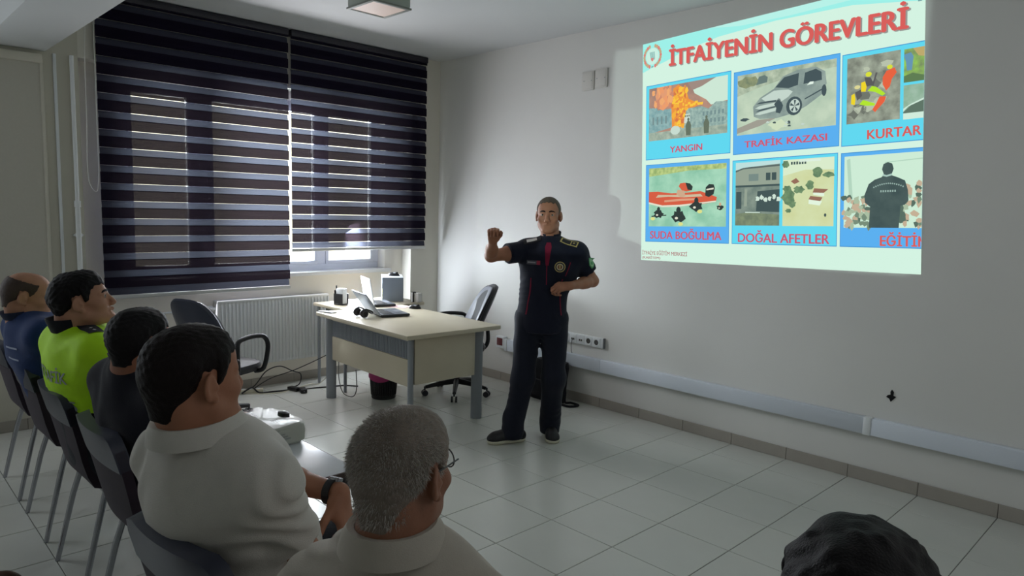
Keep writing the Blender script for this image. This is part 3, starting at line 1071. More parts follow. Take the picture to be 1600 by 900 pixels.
def _homog():
    A, Bv = [], []
    for (x, y), (X, Y) in zip([(0, 1), (1, 1), (1, 0), (0, 0)], Q):
        A += [[x, y, 1, 0, 0, 0, -X * x, -X * y], [0, 0, 0, x, y, 1, -Y * x, -Y * y]]
        Bv += [X, Y]
    return np.append(np.linalg.solve(np.array(A, float), np.array(Bv, float)), 1).reshape(3, 3)


HM = _homog()


def uvw(u, v, lift):
    p = HM @ np.array([u, v, 1.0])
    return (p[0] / p[2], -lift, p[1] / p[2])


slide = thing('projected_slide', 'bright projected training slide on the wall, red title over six captioned photos', 'projected slide', (0, 0, 0))


class SL:
    """flat shapes in slide coordinates, layered a fraction of a millimetre apart"""

    def __init__(self):
        self.m = MB()
        self.mats = []

    def mi(self, m):
        if m not in self.mats:
            self.mats.append(m)
        return self.mats.index(m)

    def poly(self, pts, m, lift):
        self.m.face([uvw(min(max(u, 0), 1.0), v, lift) for u, v in pts], self.mi(m))
        return self

    def rect(self, u0, v0, u1, v1, m, lift):
        return self.poly([(u0, v0), (u1, v0), (u1, v1), (u0, v1)], m, lift)

    def disc(self, u, v, ru, rv, m, lift, n=14, wob=0.):
        return self.poly([(u + ru * (1 + wob * math.sin(k * 2.7 + u * 90)) * math.cos(2 * math.pi * k / n), v + rv * (1 + wob * math.sin(k * 3.1 + v * 70)) * math.sin(2 * math.pi * k / n)) for k in range(n)], m, lift)

    def build(self, name, parent):
        return self.m.build(name, self.mats, parent, smooth=False)


def font_mesh(txt, bold=0.0):
    cu = bpy.data.curves.new('lettering', 'FONT')
    cu.body = txt
    cu.offset = 0
    cu.resolution_u = 4
    ob = bpy.data.objects.new('lettering', cu)
    COL.objects.link(ob)
    bpy.context.view_layer.update()
    me = bpy.data.meshes.new_from_object(ob.evaluated_get(bpy.context.evaluated_depsgraph_get()))
    bpy.data.objects.remove(ob)
    bpy.data.curves.remove(cu)
    if bold > .008:                     # heavier strokes: the same outlines again, a hair to the left and right
        co = [v.co.copy() for v in me.vertices]
        fs = [tuple(p.vertices) for p in me.polygons]
        V_, F_ = [], []
        for dx, dy in ((-bold, 0), (bold, 0), (0, -bold * .4), (0, bold * .4)):
            n0 = len(V_)
            V_ += [(c.x + dx, c.y + dy, 0) for c in co]
            F_ += [tuple(i + n0 for i in f) for f in fs]
        me = bpy.data.meshes.new('lettering')
        me.from_pydata(V_, [], F_)
    return me


def slide_text(name, txt, u0, v0, u1, v1, m, parent, bold=.02, lift=.004, clip=None, slope=0.):
    me = font_mesh(txt, bold)
    co = np.array([v.co[:] for v in me.vertices])
    lo, hi = co.min(0), co.max(0)
    for v in me.vertices:
        a = (v.co.x - lo[0]) / (hi[0] - lo[0])
        b = (v.co.y - lo[1]) / (hi[1] - lo[1])
        u = u0 + (u1 - u0) * a
        if clip:
            u = min(u, clip)
        v.co = uvw(u, v0 + (v1 - v0) * b + slope * a, lift)
    me.materials.clear()
    me.materials.append(m)
    return link(name, me, parent)


e_bg = emit('light_slide_white', (212, 243, 226))
e_teal = emit('light_slide_teal', (158, 240, 232))
e_teal2 = emit('light_slide_pale_teal', (184, 242, 232))
e_red = emit('light_red', (216, 96, 92))
e_redd = emit('light_dark_red', (170, 92, 98))
e_cyan = emit('light_cyan', (98, 216, 240))
e_blue = emit('light_blue', (92, 176, 240))
e_bluee = emit('light_blue_edge', (70, 150, 210))
e_pink = emit('light_caption_red', (204, 92, 116))
s = SL()
s.rect(0, 0, 1, 1, e_bg, .002)
s.build('slide_background', slide)
s = SL()
s.poly([(0, 1), (0, .868), (.05, .885), (.11, .90), (.2, .93), (.34, .955), (.55, .965), (.8, .955), (1, .915), (1, 1)], e_teal, .0026)
s.poly([(.3, 1), (.42, .978), (.6, .972), (.8, .975), (1, .95), (1, 1)], e_teal2, .0029)
s.build('header_band', slide)
slide_text('title_shadow', 'İTFAİYENİN GÖREVLERİ', .128, .869, .963, .965, emit('light_title_shadow', (150, 150, 146)), slide, .048, .0032, slope=-.043)
slide_text('title', 'İTFAİYENİN GÖREVLERİ', .124, .874, .958, .970, e_red, slide, .048, .0036, slope=-.043)
# emblem: ring of laurel around a small crest
s = SL()
lb = emit('light_laurel', (196, 168, 134))
lr = emit('light_crest', (222, 130, 124))
lg_ = emit('light_crest_grey', (130, 180, 176))
n = 26
for k in range(n):
    a = math.pi * 2 * k / n
    if abs(math.sin(a) + 1) < .06 or abs(math.sin(a) - 1) < .05:
        continue
    s.disc(.047 + .039 * math.cos(a), .936 + .048 * math.sin(a), .0058, .009, lb if k % 3 else lr, .0033, 8)
s.disc(.047, .936, .030, .038, emit('light_crest_pale', (204, 240, 226)), .0030, 20)
for k in range(5):
    s.poly([(.034 + .005 * k, .955), (.037 + .005 * k, .957), (.043 + .004 * k, .92), (.040 + .004 * k, .919)], lg_, .0034)
s.poly([(.040, .928), (.053, .928), (.051, .917), (.047, .912), (.042, .917)], lr, .0036)
s.disc(.047, .888, .006, .004, lg_, .0036, 8)
s.build('emblem', slide)
s_t = emit('light_grey_text', (110, 160, 164))
slide_text('corner_text', 'KA', .984, .955, 1.012, .985, s_t, slide, .0, .0036, clip=1.0)
slide_text('corner_text', 'Bü', .981, .915, 1.008, .945, s_t, slide, .0, .0036, clip=1.0)
slide_text('footer_text', 'İTFAİYE EĞİTİM MERKEZİ', .006, .026, .215, .049, e_redd, slide, .01, .0036)
slide_text('footer_text', '(KABİTEM)', .006, .004, .093, .022, e_redd, slide, .01, .0036)


def panel(r, m, lift=.0030):
    s = SL()
    s.rect(r[0] - .002, r[1] - .003, r[2] + .002, r[3] + .003, e_bluee, lift - .0003)
    s.rect(*r, m, lift)
    return s.build('photo_panel', slide)


L0, L1, L2, L3, L4 = .0034, .0037, .0040, .0043, .0046
rnd = random.Random(3)
# YANGIN
p = panel((.021, .465, .388, .800), e_cyan)
s = SL()
U0, V0, U1, V1 = .033, .548, .377, .788
s.rect(U0, V0, U1, V1, emit('light_smoke', (150, 126, 118), 1, col2=(196, 150, 128), nscale=6), L0)
s.poly([(.22, V1), (.24, .735), (.29, .70), (.31, .675), (U1, .685), (U1, V1)], emit('light_pale_sky', (206, 232, 214)), L0 + .0001)
s.poly([(.21, V1), (.23, .75), (.27, .76), (.33, V1)], emit('light_brown_smoke', (160, 140, 130)), L0 + .0002)
fo, fy = emit('light_fire_orange', (236, 150, 70)), emit('light_fire_yellow', (250, 200, 70))
s.poly([(.07, V1), (.068, .70), (.10, .68), (.125, .70), (.12, V1)], emit('light_fire_glow', (236, 158, 110)), L1)
bl_ = emit('light_blue_building', (120, 160, 164), 1, col2=(150, 184, 182), nscale=30)
gb_ = emit('light_grey_building', (164, 190, 180), 1, col2=(132, 160, 156), nscale=40)
s.poly([(U0, .70), (.07, .695), (.075, .685), (.14, .683), (.142, .60), (U0, .58)], bl_, L1)
s.poly([(.145, .67), (.27, .675), (.30, .66), (.33, .685), (U1, .68), (U1, .58), (.14, .58)], gb_, L1)
s.poly([(.142, .59), (.138, .70), (.15, .74), (.145, .77), (.17, .785), (.185, .77), (.205, .755), (.215, .715), (.24, .70), (.275, .69), (.24, .675), (.205, .675), (.20, .61), (.17, .59)], fo, L2)
fm, fr_ = emit('light_fire_mid', (246, 178, 66)), emit('light_fire_red', (214, 122, 74))
for k in range(90):
    v = .60 + rnd.random() * .175
    wv = .030 * (1.25 - abs(v - .69) * 6)
    u = .172 + (v - .60) * .06 + (rnd.random() - .5) * 2 * wv
    s.disc(u, v, .003 + rnd.random() * .006, .004 + rnd.random() * .009, (fy, fm, fo, fr_, fy)[k % 5], L3 + .000002 * k, 8, .35)
for k in range(24):
    s.disc(.045 + rnd.random() * .10, .69 + rnd.random() * .09, .006 + rnd.random() * .008, .008 + rnd.random() * .014, (emit('light_glow_a', (226, 158, 118)), emit('light_glow_b', (206, 140, 112)), emit('light_glow_c', (240, 172, 116)))[k % 3], L1 + .00002 + .000002 * k, 9, .3)
for k in range(7):
    s.disc(.205 + .011 * k, .69 + .006 * math.sin(k * 2), .007, .007, fy, L3, 8, .3)
s.rect(U0, V0, U1, .585, emit('light_ground', (176, 190, 172), 1, col2=(140, 160, 148), nscale=25), L2)
s.disc(.157, .585, .022, .02, emit('light_white_vehicle', (200, 220, 208)), L3, 12)
dk_ = emit('light_dark_green', (104, 116, 100))
for u in (.215, .292):
    s.poly([(u - .010, .556), (u + .010, .556), (u + .012, .60), (u + .005, .618), (u - .005, .618), (u - .012, .60)], dk_, L4)
    s.disc(u, .625, .005, .008, dk_, L4, 8)
for k in range(6):
    s.rect(.275 + .016 * k, .60, .283 + .016 * k, .618, emit('light_window_dark', (120, 146, 146)), L2)
    s.rect(.275 + .016 * k, .632, .283 + .016 * k, .65, MATS['light_window_dark'], L2)
for k in range(4):
    s.rect(.05 + .02 * k, .62, .058 + .02 * k, .655, MATS['light_window_dark'], L2)
s.rect(.195, .61, .222, .65, emit('light_pale_house', (206, 224, 214)), L2)
for k in range(3):
    s.rect(.199 + .008 * k, .637, .204 + .008 * k, .645, dk_, L3)
s.build('photo', p)
slide_text('caption', 'YANGIN', .133, .486, .276, .515, e_pink, p, .030, .0040)

# TRAFIK KAZASI
p = panel((.402, .456, .764, .789), e_blue)
s = SL()
U0, V0, U1, V1 = .415, .531, .755, .775
s.rect(U0, V0, U1, V1, emit('light_road', (176, 198, 176), 1, col2=(196, 214, 190), nscale=9), L0)
s.poly([(U0, .69), (.50, .715), (.60, .735), (U1, .745), (U1, V1), (U0, V1)], emit('light_roadside', (150, 168, 146), 1, col2=(190, 204, 180), nscale=18), L0 + .0001)
s.disc(.455, .742, .04, .022, emit('light_shrub', (150, 158, 120), 1, col2=(120, 134, 108), nscale=30), L1, 14, .15)
s.poly([(.485, .725), (.525, .73), (.527, .75), (.515, .76), (.495, .757)], emit('light_far_car', (104, 124, 120)), L1)
s.poly([(U0, .56), (.49, .585), (.56, .585), (.5, .56), (U0, .538)], emit('light_kerb', (160, 158, 146)), L1)
cb, cd, cl_ = emit('light_car_body', (130, 148, 144), 1, col2=(150, 168, 160), nscale=14), emit('light_car_dark', (72, 88, 92)), emit('light_car_light', (196, 214, 204))
s.poly([(.478, .60), (.475, .64), (.50, .672), (.55, .70), (.58, .742), (.63, .758), (.69, .758), (.72, .735), (.725, .69), (.715, .655), (.66, .615), (.62, .595), (.56, .583), (.50, .588)], cb, L2)
s.poly([(.555, .704), (.585, .738), (.635, .745), (.632, .70), (.60, .693)], cd, L3)
s.poly([(.65, .70), (.655, .742), (.69, .75), (.708, .735), (.71, .705)], cd, L3)
s.poly([(.505, .668), (.55, .692), (.60, .688), (.615, .678), (.57, .655), (.52, .655)], cl_, L3)
s.poly([(.482, .632), (.50, .64), (.56, .645), (.558, .634), (.50, .626)], cl_, L3)
s.poly([(.485, .648), (.50, .654), (.558, .655), (.558, .648)], cd, L3)
s.poly([(.482, .608), (.50, .616), (.558, .625), (.556, .612), (.50, .604)], cl_, L4)
s.poly([(.484, .617), (.50, .625), (.556, .631), (.556, .627), (.50, .619)], cd, L4)
s.poly([(.56, .66), (.575, .645), (.60, .66), (.615, .678), (.605, .685), (.585, .67)], cl_, L4)
s.disc(.567, .63, .012, .03, cd, L4, 11, .4)
s.disc(.620, .622, .027, .036, cd, L4, 16)
s.disc(.622, .622, .018, .026, cl_, L4 + .0002, 14)
for k in range(5):
    a = k * 1.256
    s.poly([(.622, .622), (.622 + .016 * math.cos(a), .622 + .023 * math.sin(a)), (.622 + .016 * math.cos(a + .5), .622 + .023 * math.sin(a + .5))], cd, L4 + .0004)
s.disc(.717, .665, .008, .022, cd, L4, 10)
s.poly([(.662, .694), (.672, .705), (.684, .704), (.682, .695)], emit('light_white', (228, 244, 232)), L4)
s.poly([(.655, .645), (.715, .675), (.716, .670), (.655, .640)], cd, L4)
s.disc(.565, .557, .03, .018, emit('light_debris', (206, 222, 190)), L2, 11, .3)
for k in range(8):
    s.disc(.50 + rnd.random() * .16, .545 + rnd.random() * .03, .006, .004, cd if k % 2 else cl_, L3, 7, .3)
s.disc(.444, .592, .016, .007, cd, L3, 9, .3)
s.build('photo', p)
slide_text('caption', 'TRAFİK KAZASI', .443, .478, .729, .514, e_pink, p, .030, .0040)

# KURTAR...
p = panel((.774, .453, 1.0, .779), e_cyan)
s = SL()
U0, V0, U1, V1 = .787, .529, .938, .765
s.rect(U0, V0, U1, V1, emit('light_rock', (166, 176, 158), 1, col2=(122, 128, 116), nscale=14), L0)
for k in range(14):
    u, v = U0 + .01 + rnd.random() * .13, V0 + .01 + rnd.random() * .21
    s.disc(u, v, .008 + rnd.random() * .012, .006 + rnd.random() * .012, emit('light_rock_pale', (184, 194, 172)) if k % 2 else emit('light_rock_dark', (112, 118, 108)), L1, 8, .35)
yl, gl, og = emit('light_yellow_kit', (238, 214, 44)), emit('light_green_kit', (178, 230, 50)), emit('light_orange_kit', (232, 100, 66))
s.disc(.850, .698, .009, .009, emit('light_helmet', (216, 224, 60)), L3, 10)
s.poly([(.829, .640), (.842, .638), (.845, .655), (.840, .675), (.829, .672)], yl, L3)
s.poly([(.800, .60), (.811, .595), (.813, .615), (.810, .637), (.801, .632)], yl, L3)
s.poly([(.824, .595), (.835, .61), (.845, .605), (.87, .592), (.868, .585), (.845, .588)], gl, L3)
s.poly([(.848, .640), (.86, .655), (.872, .650), (.89, .632), (.898, .622), (.89, .616), (.87, .632)], gl, L3)
s.poly([(.89, .655), (.89, .68), (.90, .70), (.922, .708), (.928, .69), (.915, .67), (.91, .645), (.90, .632)], og, L3)
s.poly([(.862, .572), (.872, .59), (.882, .615), (.90, .612), (.896, .595), (.88, .575), (.87, .562)], og, L3)
s.disc(.909, .712, .008, .008, MATS['light_helmet'], L4, 9)
s.disc(.818, .658, .009, .007, emit('light_pale_helmet', (220, 214, 150)), L3, 9)
s.poly([(.812, .64), (.828, .648), (.832, .625), (.818, .61)], emit('light_dark_jacket', (92, 92, 92)), L2)
s.poly([(.838, .69), (.856, .686), (.866, .66), (.845, .655)], MATS['light_dark_jacket'], L2)
s.poly([(.87, .70), (.875, .70), (.862, .645), (.858, .648)], MATS['light_dark_jacket'], L2)
s.rect(.947, .650, 1.0, .763, emit('light_green_field', (150, 200, 90), 1, col2=(120, 140, 100), nscale=20), L0)
s.poly([(.947, .745), (.965, .75), (.972, .735), (.968, .69), (.955, .69), (.952, .72)], emit('light_blue_shirt', (104, 150, 180)), L1)
s.poly([(.97, .763), (1.0, .763), (1.0, .73), (.985, .735)], emit('light_tan', (190, 170, 110)), L1)
s.poly([(.947, .65), (.947, .672), (.97, .68), (1.0, .668), (1.0, .65)], emit('light_green_dark', (96, 126, 84)), L1)
s.rect(.947, .525, 1.0, .641, emit('light_green_grey', (140, 176, 150), 1, col2=(160, 190, 170), nscale=18), L0)
s.poly([(.947, .55), (.97, .575), (1.0, .592), (1.0, .545), (.947, .545)], emit('light_vehicle_dark', (96, 118, 104)), L1)
s.poly([(.947, .562), (.965, .575), (1.0, .592), (1.0, .586), (.96, .568), (.947, .552)], emit('light_vehicle_white', (210, 236, 220)), L2)
s.rect(.947, .525, 1.0, .546, MATS['light_vehicle_white'], L2)
s.build('photo', p)
slide_text('caption', 'KURTAR', .848, .468, .996, .502, e_red, p, .03, .0040)

# SUDA BOGULMA
p = panel((.022, .089, .386, .437), e_blue)
s = SL()
U0, V0, U1, V1 = .036, .157, .376, .423
s.rect(U0, V0, U1, V1, emit('light_water', (172, 220, 192), 1, col2=(140, 196, 168), nscale=8), L0)
s.poly([(U0, V1), (U0, .385), (.12, .392), (.22, .402), (U1, .40), (U1, V1)], emit('light_reeds', (196, 214, 140), 1, col2=(150, 176, 112), nscale=30), L1)
br, bw, bk = emit('light_boat_red', (214, 96, 70)), emit('light_boat_white', (226, 226, 206)), emit('light_black_kit', (52, 62, 60))
s.poly([(U0, .315), (U0, .262), (.10, .248), (.17, .247), (.26, .252), (.335, .262), (.338, .282), (.32, .29), (.27, .31), (.20, .305), (.14, .305), (.08, .315)], br, L2)
s.poly([(U0, .268), (.10, .252), (.18, .253), (.335, .267), (.335, .262), (.18, .245), (.10, .244), (U0, .26)], bw, L3)
s.poly([(.07, .288), (.13, .29), (.20, .285), (.28, .287), (.27, .298), (.2, .296), (.13, .298), (.08, .30)], emit('light_boat_deck', (206, 190, 160)), L3)
s.poly([(.11, .275), (.19, .28), (.26, .28), (.26, .272), (.19, .27), (.11, .266)], emit('light_boat_tan', (220, 160, 130)), L3)
s.poly([(.29, .29), (.292, .325), (.305, .338), (.325, .336), (.33, .32), (.325, .295), (.305, .283)], bk, L3)
s.poly([(.295, .318), (.325, .322), (.325, .315), (.295, .312)], bw, L4)
s.poly([(.175, .335), (.182, .348), (.20, .35), (.215, .345), (.235, .335), (.232, .315), (.21, .31), (.19, .315)], br, L4)
s.poly([(.205, .35), (.225, .345), (.237, .33), (.233, .315), (.215, .318)], bk, L4 + .0001)
s.poly([(.17, .32), (.20, .315), (.205, .29), (.185, .285), (.165, .30)], emit('light_skin', (206, 170, 140)), L4)
for u, v, r in ((.083, .213, .022), (.175, .20, .03), (.253, .245, .026), (.352, .238, .014)):
    s.disc(u, v, r, r * .8, bk, L4, 12, .25)
    s.disc(u, v + r * .95, r * .35, r * .55, bk if u != .352 else MATS['light_skin'], L4 + .0001, 9)
    s.disc(u - r * .3, v - r * .2, r * .25, r * .2, bw, L4 + .0002, 8)
for u, v in ((.056, .192), (.185, .168), (.268, .222)):
    s.disc(u, v, .011, .008, emit('light_yellow_tank', (222, 224, 140)), L4 + .0002, 9)
s.poly([(.05, .205), (.12, .21), (.12, .205), (.05, .20)], bk, L4)
s.build('photo', p)
slide_text('caption', 'SUDA BOĞULMA', .043, .100, .359, .148, e_pink, p, .030, .0040)

# DOGAL AFETLER
p = panel((.401, .089, .761, .427), e_cyan)
s = SL()
U0, V0, U1, V1 = .412, .162, .574, .419
s.rect(U0, V0, U1, V1, emit('light_wreck', (112, 130, 122), 1, col2=(136, 152, 140), nscale=16), L0)
s.poly([(U0, V1), (U0, .388), (.45, .398), (.575, .405), (.575, V1)], emit('light_sky_wash', (190, 224, 222)), L1)
s.poly([(U0, .386), (.44, .397), (.574, .402), (.574, .325), (U0, .325)], emit('light_plaster', (150, 164, 148)), L1)
s.poly([(U0, .386), (.44, .397), (.574, .402), (.574, .396), (.44, .391), (U0, .38)], emit('light_eaves', (92, 106, 104)), L2)
wd = emit('light_wreck_dark', (70, 88, 88))
for u in (.525, .546):
    s.rect(u, .342, u + .016, .372, wd, L2)
s.rect(.462, .342, .498, .37, emit('light_wreck_window', (120, 140, 134)), L2)
s.rect(U0, .318, .574, .326, wd, L2)
s.poly([(.49, .22), (.495, .30), (.574, .305), (.574, .215)], wd, L2)
s.poly([(.445, .24), (.447, .31), (.457, .31), (.456, .24)], MATS['light_plaster'], L3)
s.poly([(.415, .23), (.415, .30), (.435, .30), (.435, .23)], wd, L2)
for k in range(6):
    s.disc(.495 + .015 * k, .270 + .006 * math.sin(k * 2), .007, .010, emit('light_rag', (208, 228, 214)), L3, 8, .4)
s.poly([(U0, V0), (U0, .21), (.46, .215), (.574, .205), (.574, V0)], emit('light_mud', (132, 146, 116), 1, col2=(110, 124, 104), nscale=24), L2)
s.poly([(.45, .218), (.505, .216), (.505, .213), (.45, .214)], MATS['light_rag'], L3)
U0, V0, U1, V1 = .585, .161, .752, .417
s.rect(U0, V0, U1, V1, emit('light_flood', (206, 214, 160), 1, col2=(214, 226, 180), nscale=5), L0)
s.poly([(U0, V1), (U0, .355), (.66, .375), (.752, .37), (.752, V1)], emit('light_flood_far', (218, 236, 204)), L0 + .0002)
tr_ = emit('light_tree', (120, 150, 112), 1, col2=(96, 126, 96), nscale=30)
for u, v, a, b in ((.70, .363, .016, .02), (.676, .316, .013, .018), (.605, .272, .022, .03), (.618, .245, .013, .013), (.605, .22, .010, .008), (.735, .352, .018, .010), (.594, .40, .012, .014), (.64, .30, .018, .014), (.60, .305, .015, .012)):
    s.disc(u, v, a, b, tr_, L2, 12, .22)
for k in range(6):
    s.rect(.612 + .009 * k, .397, .618 + .009 * k, .408, MATS['light_wreck_dark'], L2)
s.rect(.64, .405, .71, .414, emit('light_roof_pale', (222, 240, 224)), L2)
rf, hw_ = emit('light_roof_brown', (150, 110, 92)), emit('light_house_white', (226, 244, 222))
s.poly([(.685, .287), (.72, .284), (.735, .298), (.69, .303)], rf, L3)
s.poly([(.687, .278), (.722, .272), (.722, .285), (.687, .288)], hw_, L3)
s.poly([(.672, .262), (.71, .254), (.717, .268), (.678, .275)], rf, L4)
s.poly([(.672, .245), (.708, .238), (.715, .252), (.712, .258), (.673, .263)], hw_, L3)
s.poly([(.612, .333), (.63, .345), (.642, .33), (.625, .322)], rf, L3)
s.disc(.726, .202, .004, .007, MATS['light_wreck_dark'], L3, 7)
s.build('photo', p)
slide_text('caption', 'DOĞAL AFETLER', .423, .094, .741, .144, e_pink, p, .030, .0040)

# EGITIM
p = panel((.774, .089, 1.0, .424), e_blue)
s = SL()
U0, V0, U1, V1 = .783, .156, 1.0, .413
s.rect(U0, V0, U1, V1, emit('light_haze', (206, 236, 214)), L0)
s.poly([(.79, .40), (.80, .405), (.81, .25), (.80, .24)], emit('light_haze_line', (180, 214, 192)), L1)
s.poly([(.90, .385), (1.0, .392), (1.0, .388), (.90, .382)], MATS['light_haze_line'], L1)
cr = [emit('light_crowd_a', (120, 142, 122)), emit('light_crowd_b', (170, 190, 162)), emit('light_crowd_c', (90, 112, 100)), emit('light_crowd_d', (196, 176, 150))]
for k in range(90):
    left = k % 2
    u = .783 + rnd.random() * .075 if left else .925 + rnd.random() * .073
    top = .265 if left else .31
    v = .16 + rnd.random() * (top - .16)
    s.disc(u, v, .006 + .006 * rnd.random(), .007 + .008 * rnd.random(), cr[rnd.randrange(4)], L1 + .000003 * k, 7, .3)
pd = emit('light_person_dark', (66, 84, 84), 1, col2=(78, 96, 94), nscale=10)
s.poly([(.857, .156), (.86, .23), (.845, .245), (.843, .27), (.855, .31), (.872, .325), (.89, .332), (.898, .34), (.892, .36), (.896, .378), (.908, .384), (.92, .378), (.924, .36), (.918, .338), (.935, .33), (.955, .318), (.963, .285), (.965, .25), (.955, .235), (.944, .232), (.94, .156)], pd, L3)
s.poly([(.893, .337), (.905, .333), (.921, .338), (.919, .344), (.905, .339), (.895, .343)], emit('light_collar', (170, 200, 190)), L4)
s.build('photo', p)
arc = emit('light_back_text', (150, 176, 168))
s = SL()
for k in range(15):
    a = -1 + 2 * k / 14
    s.disc(.910 + .040 * a, .298 + .012 * (1 - a * a), .0022, .003, arc, L4, 6)
for k in range(7):
    s.rect(.888 + .0065 * k, .280, .892 + .0065 * k, .287, arc, L4)
s.build('back_lettering', p)
slide_text('caption', 'EĞİTİM', .889, .092, 1.018, .142, e_red, p, .03, .0040, clip=1.0)
# ------------------------------------------------------------------ people: one smooth surface per body, grown from blended volumes
V3 = lambda *a: np.array(a, float)


class Blend:
    def __init__(self, lo, hi, h):
        self.lo = np.array(lo, float)
        self.h = h
        self.n = np.ceil((np.array(hi, float) - self.lo) / h).astype(int) + 1
        self.D = np.full(self.n, .2, np.float32)
        self.ax = [self.lo[i] + h * np.arange(self.n[i]) for i in range(3)]

    def _win(self, lo, hi, pad):
        a = np.clip(np.floor((lo - pad - self.lo) / self.h).astype(int), 0, self.n)
        b = np.clip(np.ceil((hi + pad - self.lo) / self.h).astype(int) + 1, 0, self.n)
        if (b <= a).any():
            return None
        sl = tuple(slice(i, j) for i, j in zip(a, b))
        X = self.ax[0][sl[0]][:, None, None]
        Y = self.ax[1][sl[1]][None, :, None]
        Z = self.ax[2][sl[2]][None, None, :]
        return sl, X, Y, Z

    def _put(self, sl, d, k, sub):
        A = self.D[sl]
        d = d.astype(np.float32)
        if sub:
            h = np.maximum(k - np.abs(A + d), 0) / max(k, 1e-6)
            self.D[sl] = np.maximum(A, -d) + h * h * k * .25
        else:
            h = np.maximum(k - np.abs(A - d), 0) / max(k, 1e-6)
            self.D[sl] = np.minimum(A, d) - h * h * k * .25

    def ell(self, c, r, R=None, k=.02, sub=False, clip=None):
        c, r = np.asarray(c, float), np.asarray(r, float)
        m = np.full(3, r.max()) if R is not None else r
        w = self._win(c - m, c + m, k + 3 * self.h + .012)
        if w is None:
            return self
        sl, X, Y, Z = w
        px, py, pz = X - c[0], Y - c[1], Z - c[2]
        if R is not None:
            q = [R[0][i] * px + R[1][i] * py + R[2][i] * pz for i in range(3)]
        else:
            q = [px, py, pz]
        k0 = np.sqrt((q[0] / r[0]) ** 2 + (q[1] / r[1]) ** 2 + (q[2] / r[2]) ** 2)
        k1 = np.sqrt((q[0] / r[0] ** 2) ** 2 + (q[1] / r[1] ** 2) ** 2 + (q[2] / r[2] ** 2) ** 2) + 1e-9
        d = k0 * (k0 - 1) / k1
        d = np.where(k0 < .2, -r.min() * .9, d)
        if clip is not None:
            d = np.maximum(d, (X - clip[0][0]) * clip[1][0] + (Y - clip[0][1]) * clip[1][1] + (Z - clip[0][2]) * clip[1][2])
        self._put(sl, d, k, sub)
        return self

    def cone(self, a, b, ra, rb, k=.015, sub=False, clip=None):
        a, b = np.asarray(a, float), np.asarray(b, float)
        rm = max(ra, rb)
        w = self._win(np.minimum(a, b) - rm, np.maximum(a, b) + rm, k + 3 * self.h + .012)
        if w is None:
            return self
        sl, X, Y, Z = w
        u = b - a
        L2 = max(u.dot(u), 1e-9)
        t = ((X - a[0]) * u[0] + (Y - a[1]) * u[1] + (Z - a[2]) * u[2]) / L2
        t = np.clip(t, 0, 1)
        d = np.sqrt((X - a[0] - t * u[0]) ** 2 + (Y - a[1] - t * u[1]) ** 2 + (Z - a[2] - t * u[2]) ** 2) - (ra + (rb - ra) * t)
        if clip is not None:
            for pt, nn in (clip if isinstance(clip, list) else [clip]):
                d = np.maximum(d, (X - pt[0]) * nn[0] + (Y - pt[1]) * nn[1] + (Z - pt[2]) * nn[2])
        self._put(sl, d, k, sub)
        return self

    def field(self, fn):
        """fn(X, Y, Z, D) -> D on the whole grid"""
        X = self.ax[0][:, None, None]
        Y = self.ax[1][None, :, None]
        Z = self.ax[2][None, None, :]
        self.D = fn(X, Y, Z, self.D).astype(np.float32)
        return self

    def mesh(self, name, mats, off=(0, 0, 0), smooth=1):
        D = self.D
        D[0], D[-1], D[:, 0], D[:, -1], D[:, :, 0], D[:, :, -1] = (.2,) * 6
        S = D < 0
        nx, ny, nz = D.shape
        C = [S[i:nx - 1 + i, j:ny - 1 + j, k:nz - 1 + k] for i in (0, 1) for j in (0, 1) for k in (0, 1)]
        cnt = sum(c.astype(np.int8) for c in C)
        act = (cnt > 0) & (cnt < 8)
        I = np.argwhere(act)
        idx = np.full(act.shape, -1, np.int32)
        idx[act] = np.arange(len(I))
        P = np.zeros((len(I), 3))
        N = np.zeros(len(I))
        cor = [(i, j, k) for i in (0, 1) for j in (0, 1) for k in (0, 1)]
        val = [D[I[:, 0] + i, I[:, 1] + j, I[:, 2] + k] for i, j, k in cor]
        for a in range(8):
            for b in range(a + 1, 8):
                df = np.abs(np.array(cor[a]) - np.array(cor[b]))
                if df.sum() != 1:
                    continue
                va, vb = val[a], val[b]
                x = (va < 0) != (vb < 0)
                t = np.where(x, va / np.where(np.abs(va - vb) < 1e-12, 1, va - vb), 0)
                pt = np.array(cor[a])[None] + t[:, None] * (np.array(cor[b]) - np.array(cor[a]))[None]
                P += np.where(x[:, None], pt, 0)
                N += x
        P = self.lo + (I + P / N[:, None]) * self.h
        F = []
        for ax in range(3):
            e0 = [slice(1, -1)] * 3
            e1 = [slice(1, -1)] * 3
            e0[ax] = slice(0, -1)
            e1[ax] = slice(1, None)
            # edge from (i,j,k) to +ax
            A = S[tuple(e0)]
            Bb = S[tuple(e1)]
            ch = np.argwhere(A != Bb)
            sgn = A[A != Bb]
            o = np.array([1, 1, 1])
            o[ax] = 0
            ch = ch + o
            u, v = (ax + 1) % 3, (ax + 2) % 3
            q = []
            for du, dv in ((0, 0), (-1, 0), (-1, -1), (0, -1)):
                c = ch.copy()
                c[:, u] += du
                c[:, v] += dv
                q.append(idx[c[:, 0], c[:, 1], c[:, 2]])
            q = np.stack(q, 1)
            q[~sgn] = q[~sgn][:, ::-1]
            F.append(q)
        F = np.concatenate(F)
        F = F[(F >= 0).all(1)]
        for _ in range(smooth):     # light relaxation
            acc = np.zeros_like(P)
            c2 = np.zeros(len(P))
            for a, b in ((0, 1), (1, 2), (2, 3), (3, 0)):
                np.add.at(acc, F[:, a], P[F[:, b]])
                np.add.at(acc, F[:, b], P[F[:, a]])
                np.add.at(c2, F[:, a], 1)
                np.add.at(c2, F[:, b], 1)
            P = P * .5 + .5 * acc / np.maximum(c2, 1)[:, None]
